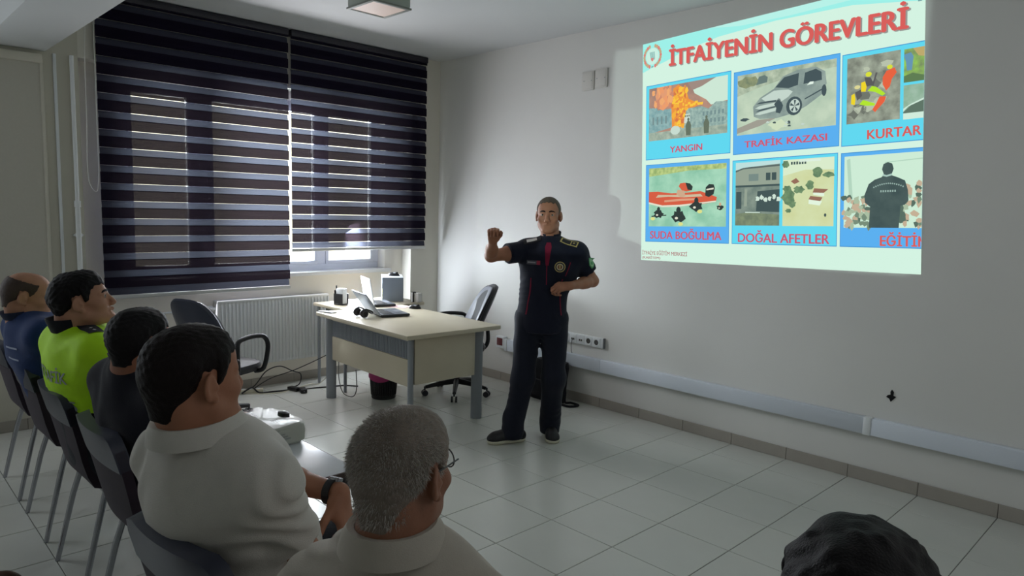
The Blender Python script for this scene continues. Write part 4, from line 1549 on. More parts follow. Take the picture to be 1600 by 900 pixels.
        P = P - np.asarray(off, float)
        me = bpy.data.meshes.new(name)
        me.vertices.add(len(P))
        me.vertices.foreach_set('co', P.astype(np.float32).ravel())
        me.loops.add(len(F) * 4)
        me.loops.foreach_set('vertex_index', F.astype(np.int32).ravel())
        me.polygons.add(len(F))
        me.polygons.foreach_set('loop_start', (np.arange(len(F)) * 4).astype(np.int32))
        me.polygons.foreach_set('use_smooth', np.ones(len(F), bool))
        me.update()
        me.validate()
        for m in (mats if isinstance(mats, (list, tuple)) else [mats]):
            me.materials.append(m)
        return me


def rotm(yaw=0., pitch=0., roll=0.):
    """local +Y = facing, +X = own right, +Z up.  yaw = heading of +Y measured from world +Y (ccw); pitch > 0 looks up"""
    return np.array(Matrix.Rotation(yaw, 3, 'Z') @ Matrix.Rotation(pitch, 3, 'X') @ Matrix.Rotation(roll, 3, 'Y'))


def head_volumes(B, c, R, s=1.0, jaw=1.0, nose=1.0, ears=True, neck_to=None, neck_r=.056, fat=0.):
    T = lambda *p: c + R @ (V3(*p) * s)
    E = lambda p, r, k=.02, sub=False: B.ell(T(*p), V3(*r) * s, R, k * s, sub)
    Cn = lambda a, b, ra, rb, k=.012, sub=False: B.cone(T(*a), T(*b), ra * s, rb * s, k * s, sub)
    E((0, -.018, .034), (.074, .096, .080))
    E((0, .032, .040), (.062, .056, .058), .03)
    E((0, .036, -.030), (.056 + fat, .054, .066), .03)
    E((0, .022, -.074), (.050 * jaw + fat, .056, .040), .03)
    for x in (-1, 1):
        Cn((x * (.050 * jaw + fat), .0, -.060), (x * .018, .076, -.100), .018, .016, .03)
    E((0, .083, -.100), (.021, .017, .017), .02)
    for x in (-1, 1):
        E((x * .044, .056, -.028), (.022, .022, .018), .025)
        E((x * .032, .100, .000), (.018, .016, .012), .014, True)
        Cn((x * .010, .085, .019), (x * .046, .068, .016), .0085, .008, .012)
        E((x * .031, .0735, .0005), (.0145, .013, .0125), .003)
        Cn((x * .020, .0865, .006), (x * .042, .078, .004), .0030, .0030, .003)
        E((x * .011, .100, -.040), (.0085 * nose, .010, .0075), .006)
    Cn((0, .086, .010), (0, .108, -.034), .0080 * nose, .0110 * nose, .010)
    Cn((-.020, .085, -.064), (0, .0955, -.061), .0055, .0068, .006)
    Cn((.020, .085, -.064), (0, .0955, -.061), .0055, .0068, .006)
    Cn((-.017, .082, -.075), (.017, .082, -.075), .0075, .0075, .007)
    Cn((0, .0905, -.0755), (0, .0905, -.0755), .0075, .0075, .005)
    Cn((-.024, .0945, -.0685), (.024, .0945, -.0685), .0025, .0025, .003, True)
    if ears:
        for x in (-1, 1):
            re = R @ np.array(Matrix.Rotation(x * .42, 3, 'Z') @ Matrix.Rotation(-.15, 3, 'X'))
            B.ell(T(x * .0805, -.016, -.006), V3(.0085, .0195, .032) * s, re, .006 * s)
            B.ell(T(x * .0885, -.015, -.001), V3(.0055, .0115, .022) * s, re, .003 * s, True)
            B.ell(T(x * .0730, -.010, -.008), V3(.010, .013, .026) * s, R, .006 * s)
            B.ell(T(x * .0785, -.004, -.034), V3(.007, .009, .0105) * s, re, .005 * s)
            B.ell(T(x * .0790, .001, -.010), V3(.006, .006, .009) * s, re, .004 * s)
    if neck_to is not None:
        B.cone(T(0, -.030, -.055), neck_to, neck_r * s, neck_r * 1.12, .03)
        B.cone(T(0, -.062, -.010), neck_to - R @ V3(0, .025, 0), .045 * s, .055, .03)


def hand_volumes(B, wr, Y, Z, side, curl=(.5, .5, .5, .5), thumb=(.5, .4), s=1.0, spread=.0, k=.004):
    """wr wrist, Y towards the fingers, Z back of the hand, side +1: thumb on Y x Z side"""
    Y = np.asarray(Y, float) / np.linalg.norm(Y)
    Z = np.asarray(Z, float)
    Z = Z - Y * Y.dot(Z)
    Z /= np.linalg.norm(Z)
    X = np.cross(Y, Z) * side
    P = lambda x, y, z: wr + (X * x + Y * y + Z * z) * s
    bx = (.030, .010, -.010, -.028)
    by = (.088, .092, .088, .079)
    ln = ((.042, .026, .021), (.046, .030, .022), (.042, .028, .021), (.034, .021, .018))
    rr = (.0092, .0096, .0090, .0080)
    B.cone(wr, P(0, .02, 0), .026 * s, .024 * s, .015)
    for i in range(4):
        B.cone(P(bx[i] * .62, .018, 0), P(bx[i], by[i] - .006, .001), .0150 * s, .0118 * s, .014)
    B.cone(P(.026, .022, -.008), P(.034, .055, -.008), .017 * s, .012 * s, .014)
    for i in range(4):
        p = P(bx[i], by[i], 0)
        a = 0.
        sp = spread * (1.5 - i) * .35
        for j in range(3):
            a += curl[i] * (1.0, 1.15, .75)[j]
            d = Y * math.cos(a) - Z * math.sin(a)
            d = d + X * sp * math.cos(a)
            d /= np.linalg.norm(d)
            q = p + d * ln[i][j] * s
            B.cone(p, q, rr[i] * s * (1 - .08 * j), rr[i] * s * (1 - .08 * (j + 1)), k)
            p = q
    p0 = P(.032, .030, -.010)
    t0, t1 = thumb
    d = X * math.cos(t0) + Y * math.sin(t0) - Z * .35
    d /= np.linalg.norm(d)
    p1 = p0 + d * .040 * s
    d2 = X * math.cos(t0 + t1) + Y * math.sin(t0 + t1) - Z * (.35 + t1 * .4)
    d2 /= np.linalg.norm(d2)
    p2 = p1 + d2 * .028 * s
    d3 = X * math.cos(t0 + 2 * t1) + Y * math.sin(t0 + 2 * t1) - Z * (.4 + t1 * .6)
    d3 /= np.linalg.norm(d3)
    p3 = p2 + d3 * .022 * s
    B.cone(p0, p1, .0145 * s, .0108 * s, .008)
    B.cone(p1, p2, .0108 * s, .0098 * s, .004)
    B.cone(p2, p3, .0098 * s, .0082 * s, .004)


def torso_volumes(B, J, t=0., fat=0., clip=None, sh_extra=0., lower=True):
    Rt = J['R']
    a = lambda r: V3(*r) + t
    if lower:
        B.ell(J['pel'], a((.165 + fat, .125 + fat, .12)), Rt, .05)
    B.ell(J['wst'], a((.148 + fat, .115 + fat, .17)), Rt, .06, clip=clip)
    B.ell(J['chs'], a((.168 + fat * .6, .120 + fat * .5, .185)), Rt, .06)
    B.ell(J['chs'] + Rt @ V3(0, .02, .02), a((.15, .10, .12)), Rt, .05)
    if t > 0:
        B.ell(J['nck'] + Rt @ V3(0, -.006, -.028), V3(.070, .072, .038) + t * .5, Rt, .04)
    for i in (0, 1):
        B.cone(J['sh'][i], J['nck'], .058 + t + sh_extra, .050 + t * .6, .04)
        B.cone(J['sh'][i], J['chs'] + Rt @ V3((.09, -.09)[i], -.02, -.03), .062 + t + sh_extra, .09 + t, .05)


def arm_volumes(B, J, i, t=0.):
    sh, el, wr = J['sh'][i], J['el'][i], J['wr'][i]
    B.cone(sh, el, .051 + t, .041 + t, .03)
    B.cone(sh, sh + (el - sh) * .5, .052 + t, .049 + t, .03)
    B.cone(el, el + (wr - el) * .45, .041 + t, .040 + t, .02)
    B.cone(el + (wr - el) * .3, wr, .040 + t, .0265 + t, .02)


def leg_volumes(B, J, i, t=0., hem=None):
    hp, kn, an = J['hp'][i], J['kn'][i], J['an'][i]
    B.cone(hp, kn, .085 + t, .058 + t, .04)
    B.cone(kn, kn + (an - kn) * .35, .056 + t, .056 + t, .03)
    B.cone(kn + (an - kn) * .3, an, .055 + t, .040 + t * 1.6, .03, clip=hem)


def sleeve(B, J, i, frac, t0=.018, t1=.026, k=.016):
    sh, el = J['sh'][i], J['el'][i]
    u = el - sh
    e = sh + u * frac
    n = u / np.linalg.norm(u)
    B.cone(sh, sh + u * (frac + .12), .054 + t0, .046 + t1, k, clip=(e, n))
    return e, n


def wrinkle(amp, fr, dirv, seed=0.):
    d = np.asarray(dirv, float)
    d = d / np.linalg.norm(d)

    def fn(X, Y, Z, D):
        q = X * d[0] + Y * d[1] + Z * d[2]
        wv = np.sin(X * 17 + seed) + np.sin(Y * 14 + 1.7 * seed + Z * 9) + np.sin(Z * 21 - Y * 8 + seed)
        f = np.sin(q * fr + 1.9 * wv)
        f2 = np.sin(q * fr * .57 + 1.1 * wv + 2.)
        m = .5 + .5 * np.sin(X * 11 + Y * 9 - Z * 7 + seed)
        return D + amp * (np.abs(f) ** 1.6 - .5) * m + amp * .7 * f2 * (1 - m)
    return fn


def shoes(J, i, parent, off, name_m, sole_m, sc=1.0):
    an, toe = J['an'][i], J['toe'][i]
    u = toe - V3(an[0], an[1], toe[2])
    L = np.linalg.norm(u)
    u = u / L
    sd = V3(-u[1], u[0], 0)
    z0 = an[2] - .085
    heel = V3(an[0], an[1], 0) - u * .055
    tip = V3(toe[0], toe[1], 0)
    lo = np.minimum(heel, tip) - .09
    hi = np.maximum(heel, tip) + .09
    lo[2], hi[2] = -.03 + max(z0, 0), max(z0, 0) + .18
    up = Blend(lo, hi, .006)
    z = max(z0, 0)
    up.cone(heel + V3(0, 0, z + .05), V3(an[0], an[1], z + .095), .036, .040, .03)
    up.cone(heel + V3(0, 0, z + .045), tip - u * .05 + V3(0, 0, z + .040), .037, .040, .03)
    up.cone(V3(an[0], an[1], z + .08), tip - u * .06 + V3(0, 0, z + .045), .040, .034, .03)
    up.ell(tip - u * .03 + V3(0, 0, z + .034), (.045, .045, .030), None, .03)
    up.field(lambda X, Y, Z, D: np.maximum(D, np.maximum((z + .022) - Z, Z - (z + .105))))
    o = link('shoe', up.mesh('shoe', name_m, off), parent)
    so = Blend(lo, hi, .006)
    so.cone(heel + V3(0, 0, z + .03), tip - u * .045 + V3(0, 0, z + .03), .041, .045, .03)
    so.cone(tip - u * .06 + V3(0, 0, z + .03), tip - u * .035 + V3(0, 0, z + .03), .047, .047, .03)
    so.field(lambda X, Y, Z, D: np.maximum(D, np.maximum((z + .001) - Z, Z - (z + .028))))
    link('sole', so.mesh('sole', sole_m, off), o)
    return o


def hair_mesh(c, R, s, h, mats, thick=.010, front=.066, back=-.075, temple=.0, bald=None, lump=.003, seed=0., fringe=0., burn=-.03, fq=1.0):
    """cap of hair over the skull, cut along a hairline, with a clumpy surface"""
    lo, hi = c - .16 * s, c + .16 * s
    B = Blend(lo, hi, h)
    T = lambda *p: c + R @ (V3(*p) * s)
    th = thick
    B.ell(T(0, -.018, .036), (V3(.074, .096, .080) + th) * s, R, .02)
    B.ell(T(0, .030, .042), (V3(.062, .056, .058) + th) * s, R, .03)
    B.cone(T(0, -.060, .0), T(0, -.062, -.075), (.050 + th * .6) * s, (.046 + th * .3) * s, .03)

    def fn(X, Y, Z, D):
        px, py, pz = X - c[0], Y - c[1], Z - c[2]
        x, y, z = [(R[0][i] * px + R[1][i] * py + R[2][i] * pz) / s for i in range(3)]
        ax = np.abs(x)
        # hairline height as a function of y: low at the back, over the ear, up the temple, along the forehead
        line = np.interp(y, [-.12, -.085, -.060, -.042, -.028, .006, .012, .024, .036, .048, .056, .10], [back, back, back * .8, -.022, .028, .030, burn, burn + .008, .026, .048, front - .010, front])
        # a fringe wisp
        line = line - fringe * np.exp(-((x - .01) / .035) ** 2) * (y > .05)
        line = line + .004 * np.sin(x * 240 + seed) * (y > .03) + .003 * np.sin(y * 310 + z * 120 + seed)
        edge_ = np.clip((z - line) / .055, 0, 1)
        D = D + (th * .9 - .0028) * s * (1 - edge_ * edge_ * (3 - 2 * edge_))
        cut = (line - z) * .8
        n1 = np.sin(x * 190 * fq + seed + 2.2 * np.sin(y * 60 + seed)) * np.sin(y * 150 * fq + 1.3 * seed + 1.7 * np.sin(z * 70)) * np.sin(z * 170 * fq + 2 * np.sin(x * 50))
        n2 = np.sin(x * 61 + 1.1 * seed) * np.sin(y * 53 + 2.1 * seed + z * 30) + .5 * np.sin(z * 77 + seed + x * 30)
        D = D + lump * s * (n1 + .7 * n2) * (.3 + .7 * edge_)
        D = np.maximum(D, cut * s)
        if bald is not None:
            e = np.sqrt((x / bald[0]) ** 2 + ((y - bald[1]) / bald[2]) ** 2 + ((z - bald[3]) / bald[4]) ** 2)
            D = np.maximum(D, (1 - e) * .05 * s)
        return D
    B.field(fn)
    return B


def strands(c, R, s, n, length, rad, mats, seed=1, lean=(.0, -.3, -.25), thick=.011, front=.06, back=-.075, wid=.0009, swirl=0.):
    """short hairs standing in the cap: thin triangles rooted on the skull"""
    rn = np.random.RandomState(seed)
    V, F, MI = [], [], []
    cnt = 0
    while cnt < n:
        d = rn.normal(size=3)
        d /= np.linalg.norm(d)
        p = V3(0, -.018, .034) + d * (V3(.074, .096, .080) + thick * .75)
        if p[2] < -.04:
            a = rn.uniform(-2.4, 2.4)
            p = V3(.050 * math.sin(a), -.062 - .050 * math.cos(a), rn.uniform(back, .0))
            d = V3(math.sin(a), -math.cos(a), -.2)
        line = np.interp(p[1], [-.12, -.085, -.060, -.042, -.028, .006, .012, .024, .036, .048, .056, .10], [back + .012, back + .012, back * .7, -.01, .036, .036, -.01, .0, .030, .052, front, front])
        if p[2] < line or p[2] < back + .012:
            continue
        ln = length * rn.uniform(.6, 1.25)
        g_ = d + V3(*lean) * rn.uniform(.7, 1.4) + rn.normal(size=3) * .28
        if swirl:
            g_ = g_ + swirl * V3(-(p[1] + .06), p[0], 0) / .06 * max(0, p[2] - .03) / .08
        g_ /= np.linalg.norm(g_)
        sd = np.cross(g_, rn.normal(size=3))
        sd /= np.linalg.norm(sd)
        w_ = wid * rn.uniform(.7, 1.3)
        a, b, q = p - sd * w_, p + sd * w_, p + g_ * ln
        i = len(V)
        V += [c + R @ (a * s), c + R @ (b * s), c + R @ (q * s)]
        F.append((i, i + 1, i + 2))
        cnt += 1
    return V, F


def eyes(parent, off, c, R, s, gaze=(0, 1, 0)):
    T = lambda *p: c + R @ (V3(*p) * s) - off
    wm = mat('eye_white', (150, 138, 128), .3)
    im = mat('dark_iris', (34, 22, 16), .2)
    for x in (-1, 1):
        e = MB()
        e.ball(T(x * .031, .0757, .0000), .0118 * s, seg=14)
        o = e.build('eye', wm, parent)
        gz = R @ (V3(*gaze) / np.linalg.norm(gaze))
        i = MB()
        i.ball(T(x * .031, .0757, .0000) + gz * .0082 * s, .0056 * s, seg=10)
        i.build('iris', im, o)


def brows(parent, off, c, R, s, m, th=.004):
    T = lambda *p: c + R @ (V3(*p) * s) - off
    for x in (-1, 1):
        b = MB()
        b.tube([T(x * .012, .0945, .0195), T(x * .024, .0925, .0235), T(x * .038, .0845, .0225), T(x * .050, .072, .0165)], [th * s, th * 1.15 * s, th * s, th * .5 * s], 8)
        b.build('eyebrow', m, parent)


def collar(parent, off, ctr, Rt, rx, ry, h, m, flare=.012, gap=.5, thick=.0035, tilt=.0, fold=.0, name='collar', n=40):
    """standing / folded shirt collar: an open band round the neck; +Y local is the open front"""
    rg = []
    a0, a1 = math.pi / 2 + gap, math.pi / 2 + 2 * math.pi - gap
    prof = [(0, 0), (.5, .3), (1, .55)]
    if fold:
        prof = [(0.1, 0), (.6, .10), (1.0, .25), (1.04, .6), (.7, 1.0), (.1, 1.35)]
    for i in range(n + 1):
        a = a0 + (a1 - a0) * i / n
        ca, sa = math.cos(a), math.sin(a)
        outer, inner = [], []
        for zf, f in prof:
            q = flare * f
            p = Rt @ V3((rx + q) * ca, (ry + q) * sa - tilt * zf * 0, h * zf + tilt * sa)
            outer.append(ctr + p - off)
            p2 = Rt @ V3((rx + q - thick) * ca, (ry + q - thick) * sa, h * zf + tilt * sa - thick * .4)
            inner.append(ctr + p2 - off)
        rg.append([Vector(v) for v in outer] + [Vector(v) for v in reversed(inner)])
    return MB().rings(rg).build(name, m, parent, ang=60)


def bvh_of(ob):
    me = ob.data
    return BVHTree.FromPolygons([v.co[:] for v in me.vertices], [p.vertices[:] for p in me.polygons])


def decal(name, bvh, parent, c, nrm, up, layers, lift=.0018, sub=5):
    """flat badge laid on a garment; layers: list of (2D outline, material). coordinates local to parent"""
    N = Vector(nrm).normalized()
    U = Vector(up)
    U = (U - N * U.dot(N)).normalized()
    S_ = U.cross(N).normalized()
    c = Vector(c)

    def proj(x, y, lf):
        o = c + S_ * x + U * y + N * .10
        hit = bvh.ray_cast(o, -N, .25)
        if hit[0] is None:
            return c + S_ * x + U * y
        return hit[0] + N * lf
    m = MB()
    mats = []
    for li, (pts, mm) in enumerate(layers):
        if mm not in mats:
            mats.append(mm)
        mi = mats.index(mm)
        lf = lift + .0006 * li
        if isinstance(pts, bpy.types.Mesh):
            vs = [m.bm.verts.new(proj(v.co.x, v.co.y, lf)) for v in pts.vertices]
            for p in pts.polygons:
                try:
                    f = m.bm.faces.new([vs[i] for i in p.vertices])
                    f.material_index = mi
                except ValueError:
                    pass
            continue
        # densify the outline, then fan rings towards the centre
        P = [Vector(p) for p in pts]
        out = []
        for a, b in zip(P, P[1:] + P[:1]):
            k = max(1, int((b - a).length / .012))
            out += [a + (b - a) * j / k for j in range(k)]
        ctr = sum(out, Vector((0, 0))) / len(out)
        rg = [[m.bm.verts.new(proj(*(ctr + (p - ctr) * q), lf)) for p in out] for q in (1, .66, .33)]
        cv = m.bm.verts.new(proj(*ctr, lf))
        n = len(out)
        for r0, r1 in zip(rg[:-1], rg[1:]):
            for j in range(n):
                f = m.bm.faces.new((r0[j], r0[(j + 1) % n], r1[(j + 1) % n], r1[j]))
                f.material_index = mi
        for j in range(n):
            f = m.bm.faces.new((rg[-1][j], rg[-1][(j + 1) % n], cv))
            f.material_index = mi
    return m.build(name, mats, parent, ang=60)


def circ(r, n=20, x=0., y=0., ry=None):
    return [(x + r * math.cos(2 * math.pi * k / n), y + (ry or r) * math.sin(2 * math.pi * k / n)) for k in range(n)]


def text_mesh2(txt, w_, h_, x=0., y=0., bold=.02):
    me = font_mesh(txt, bold)
    co = np.array([v.co[:] for v in me.vertices])
    lo, hi = co.min(0), co.max(0)
    for v in me.vertices:
        v.co = ((v.co.x - lo[0]) / (hi[0] - lo[0]) * w_ - w_ / 2 + x, (v.co.y - lo[1]) / (hi[1] - lo[1]) * h_ - h_ / 2 + y, 0)
    return me


def seated(pos, yaw, lean=0., hd=None, head_yaw=None, head_pitch=0., head_roll=0., arms=None, slump=0., wide=1.0, drop=0.):
    """joints of a person sitting with the seat at z=.47; pos = hip centre on the floor plan"""
    Ry = rotm(yaw)
    o = V3(pos[0], pos[1], 0)
    W_ = lambda x, y, z: o + Ry @ V3(x, y, z)
    Rl = Ry @ np.array(Matrix.Rotation(-lean, 3, 'X'))
    J = dict(R=Rl)
    hipz = .575
    up = lambda x, y, z: o + Ry @ V3(0, 0, hipz) + Rl @ V3(x, y, z - hipz)
    J['pel'] = W_(0, 0.0, .585)
    J['wst'] = up(0, .0, .74)
    J['chs'] = up(0, -.005, .925 - slump)
    J['nck'] = up(0, -.015, 1.075 - slump)
    J['sh'] = [up(.172 * wide, -.015, 1.000 - slump - drop), up(-.172 * wide, -.015, 1.000 - slump - drop)]
    J['hp'] = [W_(.09, .03, .565), W_(-.09, .03, .565)]
    J['kn'] = [W_(.115, .44, .55), W_(-.115, .44, .55)]
    J['an'] = [W_(.12, .40, .095), W_(-.12, .40, .095)]
    J['toe'] = [W_(.135, .60, .03), W_(-.135, .60, .03)]
    a = arms or {}
    J['el'] = [W_(*a.get('elR', (.235, .06, .78))), W_(*a.get('elL', (-.235, .06, .78)))]
    J['wr'] = [W_(*a.get('wrR', (.10, .27, .66))), W_(*a.get('wrL', (-.10, .27, .66)))]
    J['hd'] = V3(*hd) if hd is not None else up(0, .03, 1.235)
    J['HR'] = rotm(head_yaw if head_yaw is not None else yaw, head_pitch, head_roll)
    J['W'] = W_
    J['Ry'] = Ry
    return J


def bounds(J, pad=.17):
    pts = []
    for k in ('pel', 'wst', 'chs', 'nck', 'hd'):
        pts.append(J[k])
    for k in ('sh', 'el', 'wr', 'hp', 'kn', 'an', 'toe'):
        pts += J[k]
    pts = np.array(pts)
    lo, hi = pts.min(0) - pad, pts.max(0) + pad
    lo[2] = max(lo[2], -.02)
    return lo, hi


def person(label, J, base, h, skin_m, s=1.0, hands=None, body=None, fat=0., jaw=1., nose=1., extra=None, neck_r=.056, hfat=0.):
    lo, hi = bounds(J)
    B = Blend(lo, hi, h)
    torso_volumes(B, J, -.004, fat)
    for i in (0, 1):
        arm_volumes(B, J, i)
        leg_volumes(B, J, i, -.004)
        B.cone(J['an'][i], J['toe'][i] - (J['toe'][i] - J['an'][i]) * .25, .034, .028, .03)
    head_volumes(B, J['hd'], J['HR'], s, jaw, nose, True, J['nck'], neck_r, hfat)
    for hnd in (hands or []):
        hand_volumes(B, *hnd[0], **hnd[1])
    if extra:
        extra(B)
    o = link('person', B.mesh('person', skin_m, base), None)
    o.location = base
    tag(o, label, 'person')
    return o
CAMP = V3(5.7864, -4.5469, 1.6164)


def toward(p, d):
    """point p moved d metres towards the onlooker standing by the audience"""
    p = V3(*p)
    v = p - CAMP
    return CAMP + v * (1 - d / np.linalg.norm(v))


sk_tan = skin('skin_tan', (166, 114, 88))
sk_light = skin('skin_light', (178, 130, 104))
sk_brown = skin('skin_brown', (148, 98, 74))
hair_blk = mat('black_hair', (15, 11, 13), .6, noise=.3, nscale=90, bump=.5, bscale=300, spec=.2)
hair_brn = mat('dark_brown_hair', (22, 14, 13), .6, noise=.3, nscale=90, bump=.5, bscale=300, spec=.2)
hair_buzz = mat('grey_brown_hair', (84, 72, 60), .7, noise=.25, nscale=120, bump=.5, bscale=400)
hair_gry = mat('grey_hair', (128, 116, 106), .6, noise=.28, nscale=70, bump=.3, bscale=300, spec=.3)
navy = fabric('navy_jersey', (24, 27, 42))
navy_tr = fabric('navy_trouser_cloth', (27, 30, 42))
dark_tr = fabric('dark_trouser_cloth', (34, 34, 40))
shoe_m = mat('black_shoe', (22, 22, 25), .5, noise=.2, nscale=60)
sole_c = mat('cream_sole', (206, 202, 180), .6)
sole_d = mat('dark_sole', (40, 38, 38), .6)
red_tr = fabric('dark_red_trim', (120, 26, 52))
gold = mat('gold_braid', (178, 160, 96), .45, noise=.1, nscale=200)

# ---------------------------------------------------------------- presenter
base = V3(2.46, -1.04, 0)
yaw = math.atan2(-.60, -.80)
R0 = rotm(yaw)
J = dict(R=R0)
J['pel'] = V3(2.475, -1.025, .90)
J['wst'] = V3(2.478, -1.020, 1.07)
J['chs'] = V3(2.503, -.995, 1.235)
J['nck'] = V3(2.503, -.992, 1.405)
J['sh'] = [V3(2.376, -1.088, 1.338), V3(2.646, -.884, 1.332)]
J['el'] = [toward((2.222, -1.284, 1.300), .13), toward((2.713, -.780, 1.145), -.05)]
J['wr'] = [toward((2.229, -1.277, 1.402), .33), toward((2.607, -.889, 1.107), .17)]
J['hp'] = [V3(2.405, -1.090, .865), V3(2.545, -.965, .865)]
J['kn'] = [toward((2.392, -1.110, .45), .03), toward((2.541, -.957, .45), .02)]
J['an'] = [V3(2.375, -1.180, .085), V3(2.455, -.885, .085)]
J['toe'] = [V3(2.300, -1.335, .03), V3(2.590, -.990, .03)]
J['hd'] = V3(2.492, -1.007, 1.588)
J['HR'] = rotm(yaw, .02, 0)
cdir = V3(.69, -.724, 0)
left = V3(-.70, -.716, 0)
hands = [((J['wr'][0], V3(0, 0, 1) + cdir * .55 + left * -.05, -cdir * .8 + V3(0, 0, .5), -1), dict(curl=(1.25, 1.3, 1.35, 1.4), thumb=(1.0, .45), s=.98)),
         ((J['wr'][1], left * .9 + cdir * .35 + V3(0, 0, -.12), V3(0, 0, .55) + cdir * .6 - left * -.2, 1), dict(curl=(.75, .85, .95, 1.0), thumb=(.7, .5), s=.98))]
P = person('man in navy uniform standing before the wall, fist raised, facing the audience', J, base, .0052, sk_tan, 1.04, hands, jaw=1.04, nose=1.1)
off = base
B = hair_mesh(J['hd'], J['HR'], 1.04, .004, None, thick=.0045, front=.082, back=-.055, lump=.0008, burn=-.005)
link('hair', B.mesh('hair', hair_buzz, off), P)
eyes(P, off, J['hd'], J['HR'], 1.04)
brows(P, off, J['hd'], J['HR'], 1.04, hair_brn, .0042)
lo, hi = bounds(J, .2)
S_ = Blend(lo, hi, .007)
hem = ((2.47, -1.03, .785), (0, 0, -1))
torso_volumes(S_, J, .016, .004, lower=False)
S_.ell(J['pel'] + V3(0, 0, -.02), (.176, .140, .24), R0, .05)
s1 = sleeve(S_, J, 0, .56)
s2 = sleeve(S_, J, 1, .66)
f = wrinkle(.0035, 46, (.3, .2, 1))
S_.field(lambda X, Y, Z, D: np.maximum(f(X, Y, Z, D), .785 - Z))
shirt = link('shirt', S_.mesh('shirt', navy, off), P)
Tq = Blend(lo, hi, .008)
Tq.ell(J['pel'], (.165, .125, .13), R0, .05)
for i in (0, 1):
    hp, kn, an = J['hp'][i], J['kn'][i], J['an'][i]
    Tq.cone(hp, kn, .094, .078, .05)
    Tq.cone(kn, an + V3(0, 0, .03), .078, .070, .05)
    Tq.cone(an + V3(0, 0, .10), an + V3(.01, -.012, -.03), .070, .072, .03)
f2 = wrinkle(.004, 38, (.2, .3, 1), 1.3)
Tq.field(lambda X, Y, Z, D: np.maximum(np.maximum(f2(X, Y, Z, D), Z - .93), .035 - Z))
link('trousers', Tq.mesh('trousers', navy_tr, off), P)
for i in (0, 1):
    shoes(J, i, P, off, shoe_m, sole_c)
collar(P, off, J['nck'] + R0 @ V3(0, -.012, .012), R0, .064, .070, .056, navy, flare=.012, gap=.40, tilt=-.016)
bv = bvh_of(shirt)
Fw = R0 @ V3(0, 1, 0)
Rt_ = R0 @ V3(1, 0, 0)
L_ = lambda x, y, z: (J['chs'] - off + R0 @ V3(x, y, z))
# red placket and inner collar, chest badge, name tag, side stripes, epaulettes, sleeve badge
decal('placket', bv, P, L_(0, .13, .085), Fw, (0, 0, 1), [([(-.010, -.065), (.010, -.065), (.022, .055), (.014, .085), (-.014, .085), (-.022, .055)], red_tr)])
decal('placket_seam', bv, P, L_(0.002, .13, -.04), Fw, (0, 0, 1), [([(-.003, -.07), (.003, -.07), (.003, .065), (-.003, .065)], red_tr)])
bd = [(circ(.036), gold), (circ(.030), mat('badge_dark', (38, 34, 40), .5)), (circ(.022), mat('badge_cream', (196, 186, 150), .5)), (circ(.015), mat('badge_maroon', (110, 50, 44), .5)), ([(-.004, -.012), (.004, -.012), (.006, .010), (0, .016), (-.006, .010)], gold)]
decal('chest_badge', bv, P, L_(-.085, .13, .012), Fw, (0, 0, 1), bd, .003)
decal('name_tag', bv, P, L_(.092, .13, .035), Fw, (0, 0, 1), [([(-.052, -.014), (.045, -.014), (.045, .014), (-.052, .014)], mat('tag_grey', (74, 74, 84), .6)),
      ([(.020, -.014), (.045, -.014), (.045, .014), (.020, .014)][::-1], mat('tag_red', (150, 34, 60), .6)), ([(-.045, -.004), (.012, -.004), (.012, .005), (-.045, .005)], mat('tag_thread', (150, 150, 156), .6))], .003)
for sx in (1, -1):
    pts = [(sx * .0, -.19), (sx * .010, -.19), (sx * .030, .0), (sx * .026, .06), (sx * .020, .06), (sx * .022, .0)]
    decal('side_stripe', bv, P, L_(sx * .118, .10, -.13), R0 @ V3(sx * .75, .66, 0), (0, 0, 1), [(pts, red_tr)])
decal('chest_piping', bv, P, L_(-.138, .11, .005), R0 @ V3(-.5, .86, 0), (0, 0, 1), [([(-.020, -.055), (-.013, -.055), (.018, .035), (.012, .04)], red_tr)])
blk = mat('epaulette_black', (24, 24, 30), .6)
wht = mat('epaulette_white', (226, 226, 222), .6)
for i, sx in ((0, 1), (1, -1)):
    a = J['nck'] + (J['sh'][i] - J['nck']) * .70 - off
    n_ = R0 @ V3(sx * .22, .55, .8)
    a = a + R0 @ V3(0, .030, -.03)
    up_ = (J['sh'][i] - J['nck'])
    lay = [([(-.026, -.062), (.026, -.062), (.026, .058), (-.026, .058)], gold if sx < 0 else blk), ([(-.019, -.052), (.019, -.052), (.019, .05), (-.019, .05)], blk)]
    if sx > 0:
        lay.append(([(-.014, -.035), (.014, -.035), (.014, .035), (-.014, .035)], wht))
    else:
        lay += [([(-.019, .008), (.019, .008), (.019, .014), (-.019, .014)], gold), (circ(.007, 8, 0, .030), gold)]
    decal('epaulette', bv, P, a + V3(0, 0, .05), n_, up_, lay, .004)
ml = (J['sh'][1] * .52 + J['el'][1] * .48) - off
grn = mat('badge_green', (70, 150, 84), .5)
decal('sleeve_badge', bv, P, ml + R0 @ V3(-.05, .04, .03), R0 @ V3(-.55, .83, .1), (0, 0, 1), [([(-.028, .034), (0, .040), (.028, .034), (.026, -.016), (0, -.040), (-.026, -.016)], grn), ([(-.020, .026), (0, .031), (.020, .026), (.019, -.012), (0, -.030), (-.019, -.012)], mat('badge_pale_green', (150, 190, 140), .5)), (circ(.012), grn)], .003)

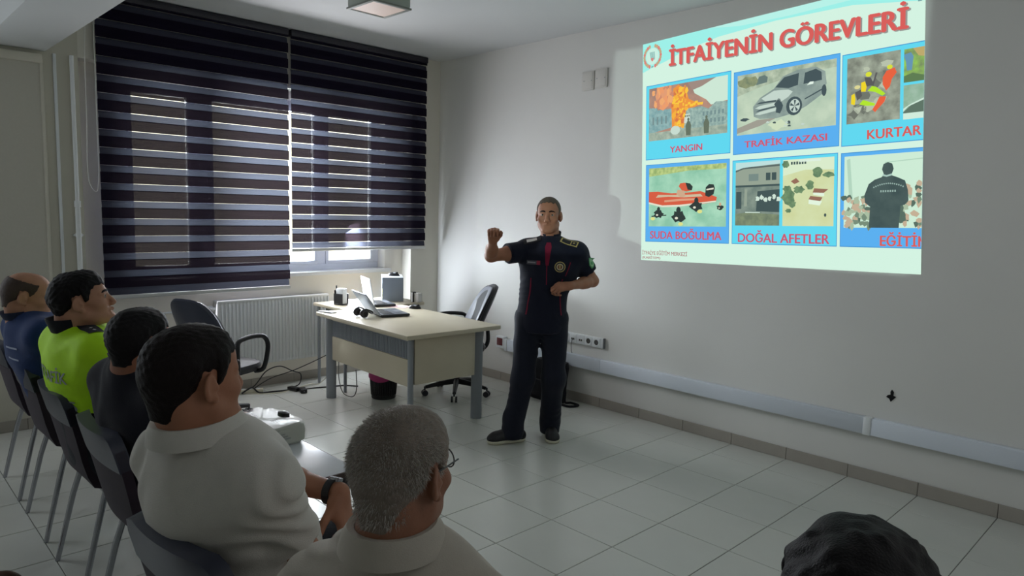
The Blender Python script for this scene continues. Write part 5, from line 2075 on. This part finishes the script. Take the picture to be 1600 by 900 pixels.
# ---------------------------------------------------------------- man in dark blue, bald crown, hand at his chin
J = seated((1.84, -3.725), .05, -.32, hd=(1.862, -3.885, 1.158), head_yaw=-.32, head_pitch=-.10, slump=.0, wide=1.1, drop=-.01,
           arms=dict(elR=(.20, .20, .74), wrR=(.05, .42, .66), elL=(-.13, .20, .78), wrL=(-.075, .115, 1.02)))
base = V3(1.84, -3.725, 0)
hy = J['HR'] @ V3(0, 1, 0)
J['wr'][1] = J['hd'] + J['HR'] @ V3(-.075, .135, -.19)
J['el'][1] = J['W'](-.16, .24, .80)
hands = [((J['wr'][1], J['HR'] @ V3(.30, -.10, 1), J['HR'] @ V3(-.6, .9, .2), -1), dict(curl=(.9, 1.0, 1.1, 1.2), thumb=(1.0, .2))),
         ((J['wr'][0], J['Ry'] @ V3(-.6, .8, -.2), V3(0, 0, 1), -1), dict(curl=(.4, .4, .45, .5)))]
P = person('bald-crowned man in dark blue sitting farthest left, hand at his chin', J, base, .0048, sk_light, .94, hands, hfat=.004)
off = base
B = hair_mesh(J['hd'], J['HR'], .94, .004, None, thick=.0035, front=.080, back=-.06, lump=.0008, burn=.0, bald=(.078, .03, .120, .105, .078))
link('hair', B.mesh('hair', mat('thin_brown_hair', (66, 50, 42), .7, noise=.3, nscale=120, bump=.4, bscale=400), off), P)
eyes(P, off, J['hd'], J['HR'], .94)
brows(P, off, J['hd'], J['HR'], .94, hair_brn)
lo, hi = bounds(J, .2)
S_ = Blend(lo, hi, .008)
blue_m = fabric('dark_blue_jersey', (30, 52, 98))
torso_volumes(S_, J, .014, .012)
sleeve(S_, J, 0, .80)
sleeve(S_, J, 1, .80)
f = wrinkle(.004, 40, (.2, .5, 1), .4)
S_.field(lambda X, Y, Z, D: np.maximum(f(X, Y, Z, D), .50 - Z))
shirt = link('shirt', S_.mesh('shirt', blue_m, off), P)
collar(P, off, J['nck'] + J['R'] @ V3(0, -.010, .014), J['R'], .068, .072, .040, mat('navy_collar', (26, 36, 66), .85), flare=.014, gap=.3, tilt=-.018)
bv = bvh_of(shirt)
a = J['sh'][0] * .55 + J['el'][0] * .45 - off
pale = mat('pale_patch', (150, 160, 184), .6)
decal('sleeve_patch', bv, P, a + J['Ry'] @ V3(.06, -.03, .02), J['Ry'] @ V3(1, -.25, .2), (0, 0, 1), [(circ(.030), pale), (circ(.024), mat('patch_navy', (40, 50, 84), .7)), (circ(.012), pale)], .003)
tm_ = text_mesh2('112', .09, .045)
decal('back_lettering', bv, P, J['chs'] - off + J['R'] @ V3(.07, -.12, .04), J['R'] @ V3(.25, -1, 0), (0, 0, 1), [([(-.05, -.03), (.05, -.03), (.05, -.022), (-.05, -.022)], pale), ([(-.05, .03), (.05, .03), (.05, .022), (-.05, .022)], pale)], .003)
Tq = Blend(lo, hi, .010)
Tq.ell(J['pel'], (.172, .135, .12), J['Ry'], .05)
for i in (0, 1):
    leg_volumes(Tq, J, i, .012)
Tq.field(lambda X, Y, Z, D: np.maximum(np.maximum(D, Z - .66), .07 - Z))
link('trousers', Tq.mesh('trousers', navy_tr, off), P)
for i in (0, 1):
    shoes(J, i, P, off, shoe_m, sole_d)

# ---------------------------------------------------------------- man in the neon vest
J = seated((2.525, -3.705), .08, -.24, hd=(2.580, -3.825, 1.212), head_yaw=-.30, head_pitch=.22, slump=-.01, wide=1.12, drop=-.015,
           arms=dict(elR=(.255, .0, .76), wrR=(.14, .30, .68), elL=(-.25, .12, .79), wrL=(-.08, .36, .68)))
base = V3(2.525, -3.705, 0)
hands = [((J['wr'][i], J['Ry'] @ V3((-.5, .5)[i], .85, -.1), V3(0, 0, 1), (-1, 1)[i]), dict(curl=(.4, .4, .45, .5))) for i in (0, 1)]
P = person('dark-haired man in a neon yellow traffic vest seen in profile', J, base, .0046, sk_light, .95, hands, fat=.028, jaw=1.12, hfat=.006, neck_r=.062)
off = base
B = hair_mesh(J['hd'], J['HR'], .95, .0034, None, thick=.012, front=.062, back=-.070, lump=.0030, burn=-.020, fringe=.008, seed=2.)
link('hair', B.mesh('hair', hair_blk, off), P)
eyes(P, off, J['hd'], J['HR'], .95, (0, 1, .1))
brows(P, off, J['hd'], J['HR'], .95, hair_blk, .0045)
lo, hi = bounds(J, .2)
S_ = Blend(lo, hi, .0075)
neon = mat('neon_yellow_fabric', (186, 240, 20), .75, noise=.10, nscale=20, bump=.2, bscale=240)
torso_volumes(S_, J, .022, .036)
sleeve(S_, J, 0, .82, .022, .030)
sleeve(S_, J, 1, .82, .022, .030)
f = wrinkle(.008, 30, (.5, .6, 1), 2.1)
S_.field(lambda X, Y, Z, D: np.maximum(f(X, Y, Z, D), .48 - Z))
# dark lower half is a separate band of the same shirt
import copy as _copy
S2 = _copy.copy(S_)
S2.D = S_.D.copy()
ZC = .775
S_.field(lambda X, Y, Z, D: np.maximum(D, ZC - Z))
S2.field(lambda X, Y, Z, D: np.maximum(D, Z - ZC))
shirt = link('vest', S_.mesh('vest', neon, off), P)
link('vest_lower_band', S2.mesh('vest_lower_band', fabric('vest_dark_band', (30, 32, 40)), off), P)
col_m = fabric('navy_collar_knit', (24, 25, 36))
collar(P, off, J['nck'] + J['R'] @ V3(0, -.004, .022), J['R'], .076, .080, .058, col_m, flare=.014, gap=.25, tilt=-.016)
bv = bvh_of(shirt)
for i, sx in ((0, 1), (1, -1)):
    a = J['nck'] + (J['sh'][i] - J['nck']) * .66 - off
    star = []
    for k in range(8):
        rr_ = .009 if k % 2 == 0 else .004
        star.append((rr_ * math.cos(k * math.pi / 4), rr_ * math.sin(k * math.pi / 4)))
    decal('epaulette', bv, P, a + V3(0, 0, .05), J['R'] @ V3(sx * .28, .10, 1), (J['sh'][i] - J['nck']), [([(-.030, -.07), (.030, -.07), (.030, .065), (-.030, .065)], col_m),
          ([(x, y + .005) for x, y in star], wht), ([(x, y + .040) for x, y in star], wht)], .004)
a = J['sh'][0] * .50 + J['el'][0] * .50 - off
shield = [(-.036, .040), (-.018, .048), (0, .043), (.018, .048), (.036, .040), (.035, -.012), (.022, -.036), (0, -.050), (-.022, -.036), (-.035, -.012)]
decal('sleeve_badge', bv, P, a + J['Ry'] @ V3(.07, -.01, .02), J['Ry'] @ V3(1, -.10, .15), (0, 0, 1), [(shield, mat('patch_black', (28, 26, 34), .7)), (circ(.028), mat('patch_grey', (136, 130, 140), .6)), (circ(.023), MATS['patch_black']), (circ(.016), MATS['patch_grey']), ([(-.010, -.003), (.010, -.003), (.010, .003), (-.010, .003)], MATS['patch_black']), ([(-.003, -.010), (.003, -.010), (.003, .010), (-.003, .010)], MATS['patch_black'])], .0035)
grey_t = mat('reflective_grey', (150, 158, 158), .4)
for txt, zz in (('TRAFİK', .045), ('POLİS', -.075)):
    decal('back_lettering', bv, P, J['chs'] - off + J['R'] @ V3(.035, -.14, zz), J['R'] @ V3(.25, -1, 0), (0, 0, 1), [(text_mesh2(txt, .22, .062, bold=.03), grey_t)], .003)
Tq = Blend(lo, hi, .010)
Tq.ell(J['pel'], (.180, .14, .12), J['Ry'], .05)
for i in (0, 1):
    leg_volumes(Tq, J, i, .012)
Tq.field(lambda X, Y, Z, D: np.maximum(np.maximum(D, Z - .66), .07 - Z))
link('trousers', Tq.mesh('trousers', dark_tr, off), P)
for i in (0, 1):
    shoes(J, i, P, off, shoe_m, sole_d)

# ---------------------------------------------------------------- man in dark navy
J = seated((3.185, -3.715), .22, -.18, hd=(3.250, -3.808, 1.142), head_yaw=.38, head_pitch=.0, slump=.015,
           arms=dict(elR=(.25, .10, .76), wrR=(.08, .34, .745), elL=(-.24, .12, .77), wrL=(-.06, .36, .745)))
base = V3(3.185, -3.715, 0)
hands = [((J['wr'][i], J['Ry'] @ V3((-.5, .5)[i], .85, -.1), V3(0, 0, 1), (-1, 1)[i]), dict(curl=(.4, .4, .45, .5))) for i in (0, 1)]
P = person('dark-haired man in a dark navy shirt sitting between the neon vest and the white polo', J, base, .0048, sk_brown, .95, hands, neck_r=.058)
off = base
B = hair_mesh(J['hd'], J['HR'], .95, .0034, None, thick=.010, front=.064, back=-.070, lump=.0024, burn=-.024, fringe=.006, seed=4.)
link('hair', B.mesh('hair', hair_blk, off), P)
eyes(P, off, J['hd'], J['HR'], .95)
brows(P, off, J['hd'], J['HR'], .95, hair_blk)
lo, hi = bounds(J, .2)
S_ = Blend(lo, hi, .008)
dnavy = fabric('dark_navy_cotton', (20, 20, 32))
torso_volumes(S_, J, .014, .010)
sleeve(S_, J, 0, .80)
sleeve(S_, J, 1, .80)
f = wrinkle(.004, 40, (.2, .5, 1), 3.)
S_.field(lambda X, Y, Z, D: np.maximum(f(X, Y, Z, D), .50 - Z))
link('shirt', S_.mesh('shirt', dnavy, off), P)
collar(P, off, J['nck'] + J['R'] @ V3(.005, .0, .018), J['R'], .070, .074, .036, dnavy, flare=.010, gap=.3, tilt=-.018)
Tq = Blend(lo, hi, .010)
Tq.ell(J['pel'], (.172, .135, .12), J['Ry'], .05)
for i in (0, 1):
    leg_volumes(Tq, J, i, .012)
Tq.field(lambda X, Y, Z, D: np.maximum(np.maximum(D, Z - .66), .07 - Z))
link('trousers', Tq.mesh('trousers', dark_tr, off), P)
for i in (0, 1):
    shoes(J, i, P, off, shoe_m, sole_d)

# ---------------------------------------------------------------- man in the white polo shirt, arms folded
J = seated((4.08, -3.785), .26, -.27, hd=(4.140, -3.955, 1.212), head_yaw=.20, head_pitch=.03, slump=-.01, wide=1.0, drop=.02,
           arms=dict(elR=(.195, -.03, .775), wrR=(-.02, .15, .735), elL=(-.20, .17, .83), wrL=(.085, .205, .82)))
base = V3(4.08, -3.785, 0)
Wq, Ry = J['W'], J['Ry']
hands = [((J['wr'][1], Ry @ V3(.38, -.08, -.92), Ry @ V3(.9, .35, .35), 1), dict(curl=(.42, .46, .5, .6), thumb=(.75, .30), s=1.04, spread=.10)),
         ((J['wr'][0], Ry @ V3(-.9, .25, .1), Ry @ V3(.1, .6, .7), -1), dict(curl=(.5, .5, .55, .6)))]
P = person('stout dark-haired man in a white polo shirt with folded arms and a black watch', J, base, .0043, sk_tan, 1.02, hands, fat=.022, jaw=1.12, hfat=.006, neck_r=.064)
off = base
B = hair_mesh(J['hd'], J['HR'], 1.02, .0030, None, thick=.010, front=.068, back=-.078, lump=.0018, burn=-.036, seed=5., fq=1.3)
link('hair', B.mesh('hair', hair_brn, off), P)
eyes(P, off, J['hd'], J['HR'], 1.02)
brows(P, off, J['hd'], J['HR'], 1.02, hair_brn, .0045)
lo, hi = bounds(J, .2)
S_ = Blend(lo, hi, .0065)
polo = fabric('white_pique_cotton', (206, 202, 194), bump=.35, noise=.05, scale=520)
torso_volumes(S_, J, .018, .042)
sleeve(S_, J, 0, .82, .016, .020)
sleeve(S_, J, 1, .80, .024, .030)
f = wrinkle(.009, 27, (.15, .35, 1), .9)
S_.field(lambda X, Y, Z, D: np.maximum(f(X, Y, Z, D), .47 - Z))
shirt = link('polo_shirt', S_.mesh('polo_shirt', polo, off), P)
collar(P, off, J['nck'] + J['R'] @ V3(0, -.010, .014), J['R'], .074, .078, .046, polo, flare=.028, gap=.22, tilt=-.016, fold=1)
bv = bvh_of(shirt)
sl = decal('side_stripe', bv, P, Wq(.20, .06, .64) - off, Ry @ V3(1, .1, 0), (0, 0, 1), [([(-.05, -.030), (.055, .020), (.055, .055), (-.05, .005)], mat('stripe_black', (24, 22, 26), .8))], .003)
decal('red_stripe', bv, P, Wq(.19, .14, .60) - off, Ry @ V3(1, .45, 0), (0, 0, 1), [([(-.06, -.05), (-.03, -.05), (.07, .08), (.03, .08)], mat('stripe_red', (150, 24, 34), .8))], .003)
# wrist watch on the left wrist
wa = J['wr'][1] - (J['wr'][1] - J['el'][1]) / np.linalg.norm(J['wr'][1] - J['el'][1]) * .022
ud = (J['wr'][1] - J['el'][1]) / np.linalg.norm(J['wr'][1] - J['el'][1])
e1 = np.cross(ud, V3(0, 0, 1))
e1 /= np.linalg.norm(e1)
e2 = np.cross(e1, ud)
rgs = []
for k in range(25):
    a = 2 * math.pi * k / 24
    ww = .011
    rr_ = .0335
    cdir_ = e1 * math.cos(a) + e2 * math.sin(a)
    rgs.append([Vector(wa - off + cdir_ * r_ + ud * q) for r_, q in ((rr_, -ww), (rr_ + .004, -ww), (rr_ + .004, ww), (rr_, ww))])
wt = MB().rings(rgs, caps=False).build('wrist_watch', BLACKP, P)
wt['label'] = 'black wrist watch on the left wrist'
wc = wa - off + (e2 * .75 + e1 * -.3) * .040
m = MB()
nz = Vector(e2 * .93 - e1 * .37).normalized()
m.tube([Vector(wc) - nz * .004, Vector(wc) + nz * .007], .0195, 20)
m.build('watch_case', mat('steel_watch', (150, 152, 158), .25, metal=1.), wt)
Tq = Blend(lo, hi, .010)
Tq.ell(J['pel'], (.195, .15, .12), J['Ry'], .05)
for i in (0, 1):
    leg_volumes(Tq, J, i, .016)
Tq.field(lambda X, Y, Z, D: np.maximum(np.maximum(D, Z - .66), .07 - Z))
link('trousers', Tq.mesh('trousers', dark_tr, off), P)
for i in (0, 1):
    shoes(J, i, P, off, shoe_m, sole_d)

# ---------------------------------------------------------------- grey-haired man in front
J = seated((4.755, -3.785), .46, -.12, hd=(4.788, -3.832, 1.150), head_yaw=.34, head_pitch=.0, slump=.075, drop=.045, wide=.97,
           arms=dict(elR=(.25, .10, .76), wrR=(.08, .34, .66), elL=(-.24, .12, .77), wrL=(-.06, .36, .67)))
base = V3(4.755, -3.785, 0)
hands = [((J['wr'][i], J['Ry'] @ V3((-.5, .5)[i], .85, -.1), V3(0, 0, 1), (-1, 1)[i]), dict(curl=(.4, .4, .45, .5))) for i in (0, 1)]
P = person('grey-haired man in a pale beige shirt seen from behind', J, base, .0042, skin('skin_reddish', (150, 104, 82)), .95, hands, neck_r=.058)
off = base
B = hair_mesh(J['hd'], J['HR'], .95, .0028, None, thick=.007, front=.062, back=-.080, lump=.0014, burn=-.03, seed=7., fq=1.6)
hm = link('hair', B.mesh('hair', hair_gry, off), P)
V, F = strands(J['hd'] - off, J['HR'], .95, 14000, .012, .0008, None, 5, lean=(.05, -.25, -.60), thick=.007, back=-.080, wid=.0007, swirl=.7)
me = bpy.data.meshes.new('hair_strands')
me.from_pydata([tuple(v) for v in V], [], F)
me.materials.append(mat('grey_hair_strand', (188, 182, 174), .5, noise=.45, nscale=300))
tag(link('hair_strands', me, P), kind='stuff')
eyes(P, off, J['hd'], J['HR'], .95)
brows(P, off, J['hd'], J['HR'], .95, hair_gry)
# spectacle temple beside the right ear
gl = MB()
T = lambda *p: J['hd'] + J['HR'] @ (V3(*p) * .95) - off
for x in (-1, 1):
    gl.tube([T(x * .082, -.012, .016), T(x * .077, .03, .012), T(x * .066, .088, .006)], .0016, 6)
    gl.tube([T(x * (.035 + .022 * math.cos(a)), .100 - .012 * abs(math.cos(a)) * (1 if math.cos(a) > 0 else 0), .0 + .018 * math.sin(a)) for a in [k * math.pi / 10 for k in range(21)]], .0014, 6, caps=False)
gl.tube([T(-.013, .106, .004), T(0, .110, .006), T(.013, .106, .004)], .0014, 6)
gl.build('spectacles', BLACKP, P)
lo, hi = bounds(J, .2)
S_ = Blend(lo, hi, .0075)
beige = fabric('beige_shirt_cotton', (186, 178, 166), bump=.3, noise=.06, scale=420)
torso_volumes(S_, J, .018, .014)
sleeve(S_, J, 0, .80, .022, .028)
sleeve(S_, J, 1, .80, .022, .028)
f = wrinkle(.007, 30, (.3, .5, 1), 5.)
S_.field(lambda X, Y, Z, D: np.maximum(f(X, Y, Z, D), .47 - Z))
link('shirt', S_.mesh('shirt', beige, off), P)
collar(P, off, J['nck'] + J['R'] @ V3(0, -.006, .020), J['R'], .062, .070, .048, beige, flare=.026, gap=.22, tilt=-.012, fold=1)
Tq = Blend(lo, hi, .010)
Tq.ell(J['pel'], (.172, .135, .12), J['Ry'], .05)
for i in (0, 1):
    leg_volumes(Tq, J, i, .012)
Tq.field(lambda X, Y, Z, D: np.maximum(np.maximum(D, Z - .66), .07 - Z))
link('trousers', Tq.mesh('trousers', dark_tr, off), P)
for i in (0, 1):
    shoes(J, i, P, off, shoe_m, sole_d)

# ---------------------------------------------------------------- dark-haired person at the lower right edge
J = seated((5.50, -3.50), .35, -.08, hd=(5.488, -3.615, 1.094), head_yaw=.30, head_pitch=-.05, slump=.10,
           arms=dict(elR=(.25, .10, .74), wrR=(.08, .34, .66), elL=(-.24, .12, .75), wrL=(-.06, .36, .67)))
base = V3(5.50, -3.50, 0)
hands = [((J['wr'][i], J['Ry'] @ V3((-.5, .5)[i], .85, -.1), V3(0, 0, 1), (-1, 1)[i]), dict(curl=(.4, .4, .45, .5))) for i in (0, 1)]
P = person('person of whom only the dark bushy hair shows at the lower right', J, base, .008, sk_brown, 1.0, hands)
off = base
B = hair_mesh(J['hd'], J['HR'], 1.0, .004, None, thick=.022, front=.060, back=-.10, lump=.005, burn=-.05, seed=9., fq=.5)
link('hair', B.mesh('hair', hair_blk, off), P)
eyes(P, off, J['hd'], J['HR'], 1.0)
lo, hi = bounds(J, .2)
S_ = Blend(lo, hi, .010)
torso_volumes(S_, J, .016, .01)
sleeve(S_, J, 0, .85)
sleeve(S_, J, 1, .85)
S_.field(lambda X, Y, Z, D: np.maximum(D, .50 - Z))
link('shirt', S_.mesh('shirt', fabric('black_cotton', (22, 20, 24)), off), P)
Tq = Blend(lo, hi, .012)
Tq.ell(J['pel'], (.172, .135, .12), J['Ry'], .05)
for i in (0, 1):
    leg_volumes(Tq, J, i, .012)
Tq.field(lambda X, Y, Z, D: np.maximum(np.maximum(D, Z - .66), .07 - Z))
link('trousers', Tq.mesh('trousers', dark_tr, off), P)
for i in (0, 1):
    shoes(J, i, P, off, shoe_m, sole_d)

# brown shoe just inside the lower left edge
Jb = dict(an=[V3(2.36, -4.22, .085)], toe=[V3(2.40, -4.06, .03)])
sh_root = thing('brown_shoe', 'brown leather shoe toe poking in at the lower left edge', 'shoe', (2.36, -4.2, 0))
shoes(Jb, 0, sh_root, V3(2.36, -4.2, 0), mat('brown_leather', (88, 58, 44), .4, noise=.2, nscale=30), mat('tan_sole', (120, 92, 72), .6))
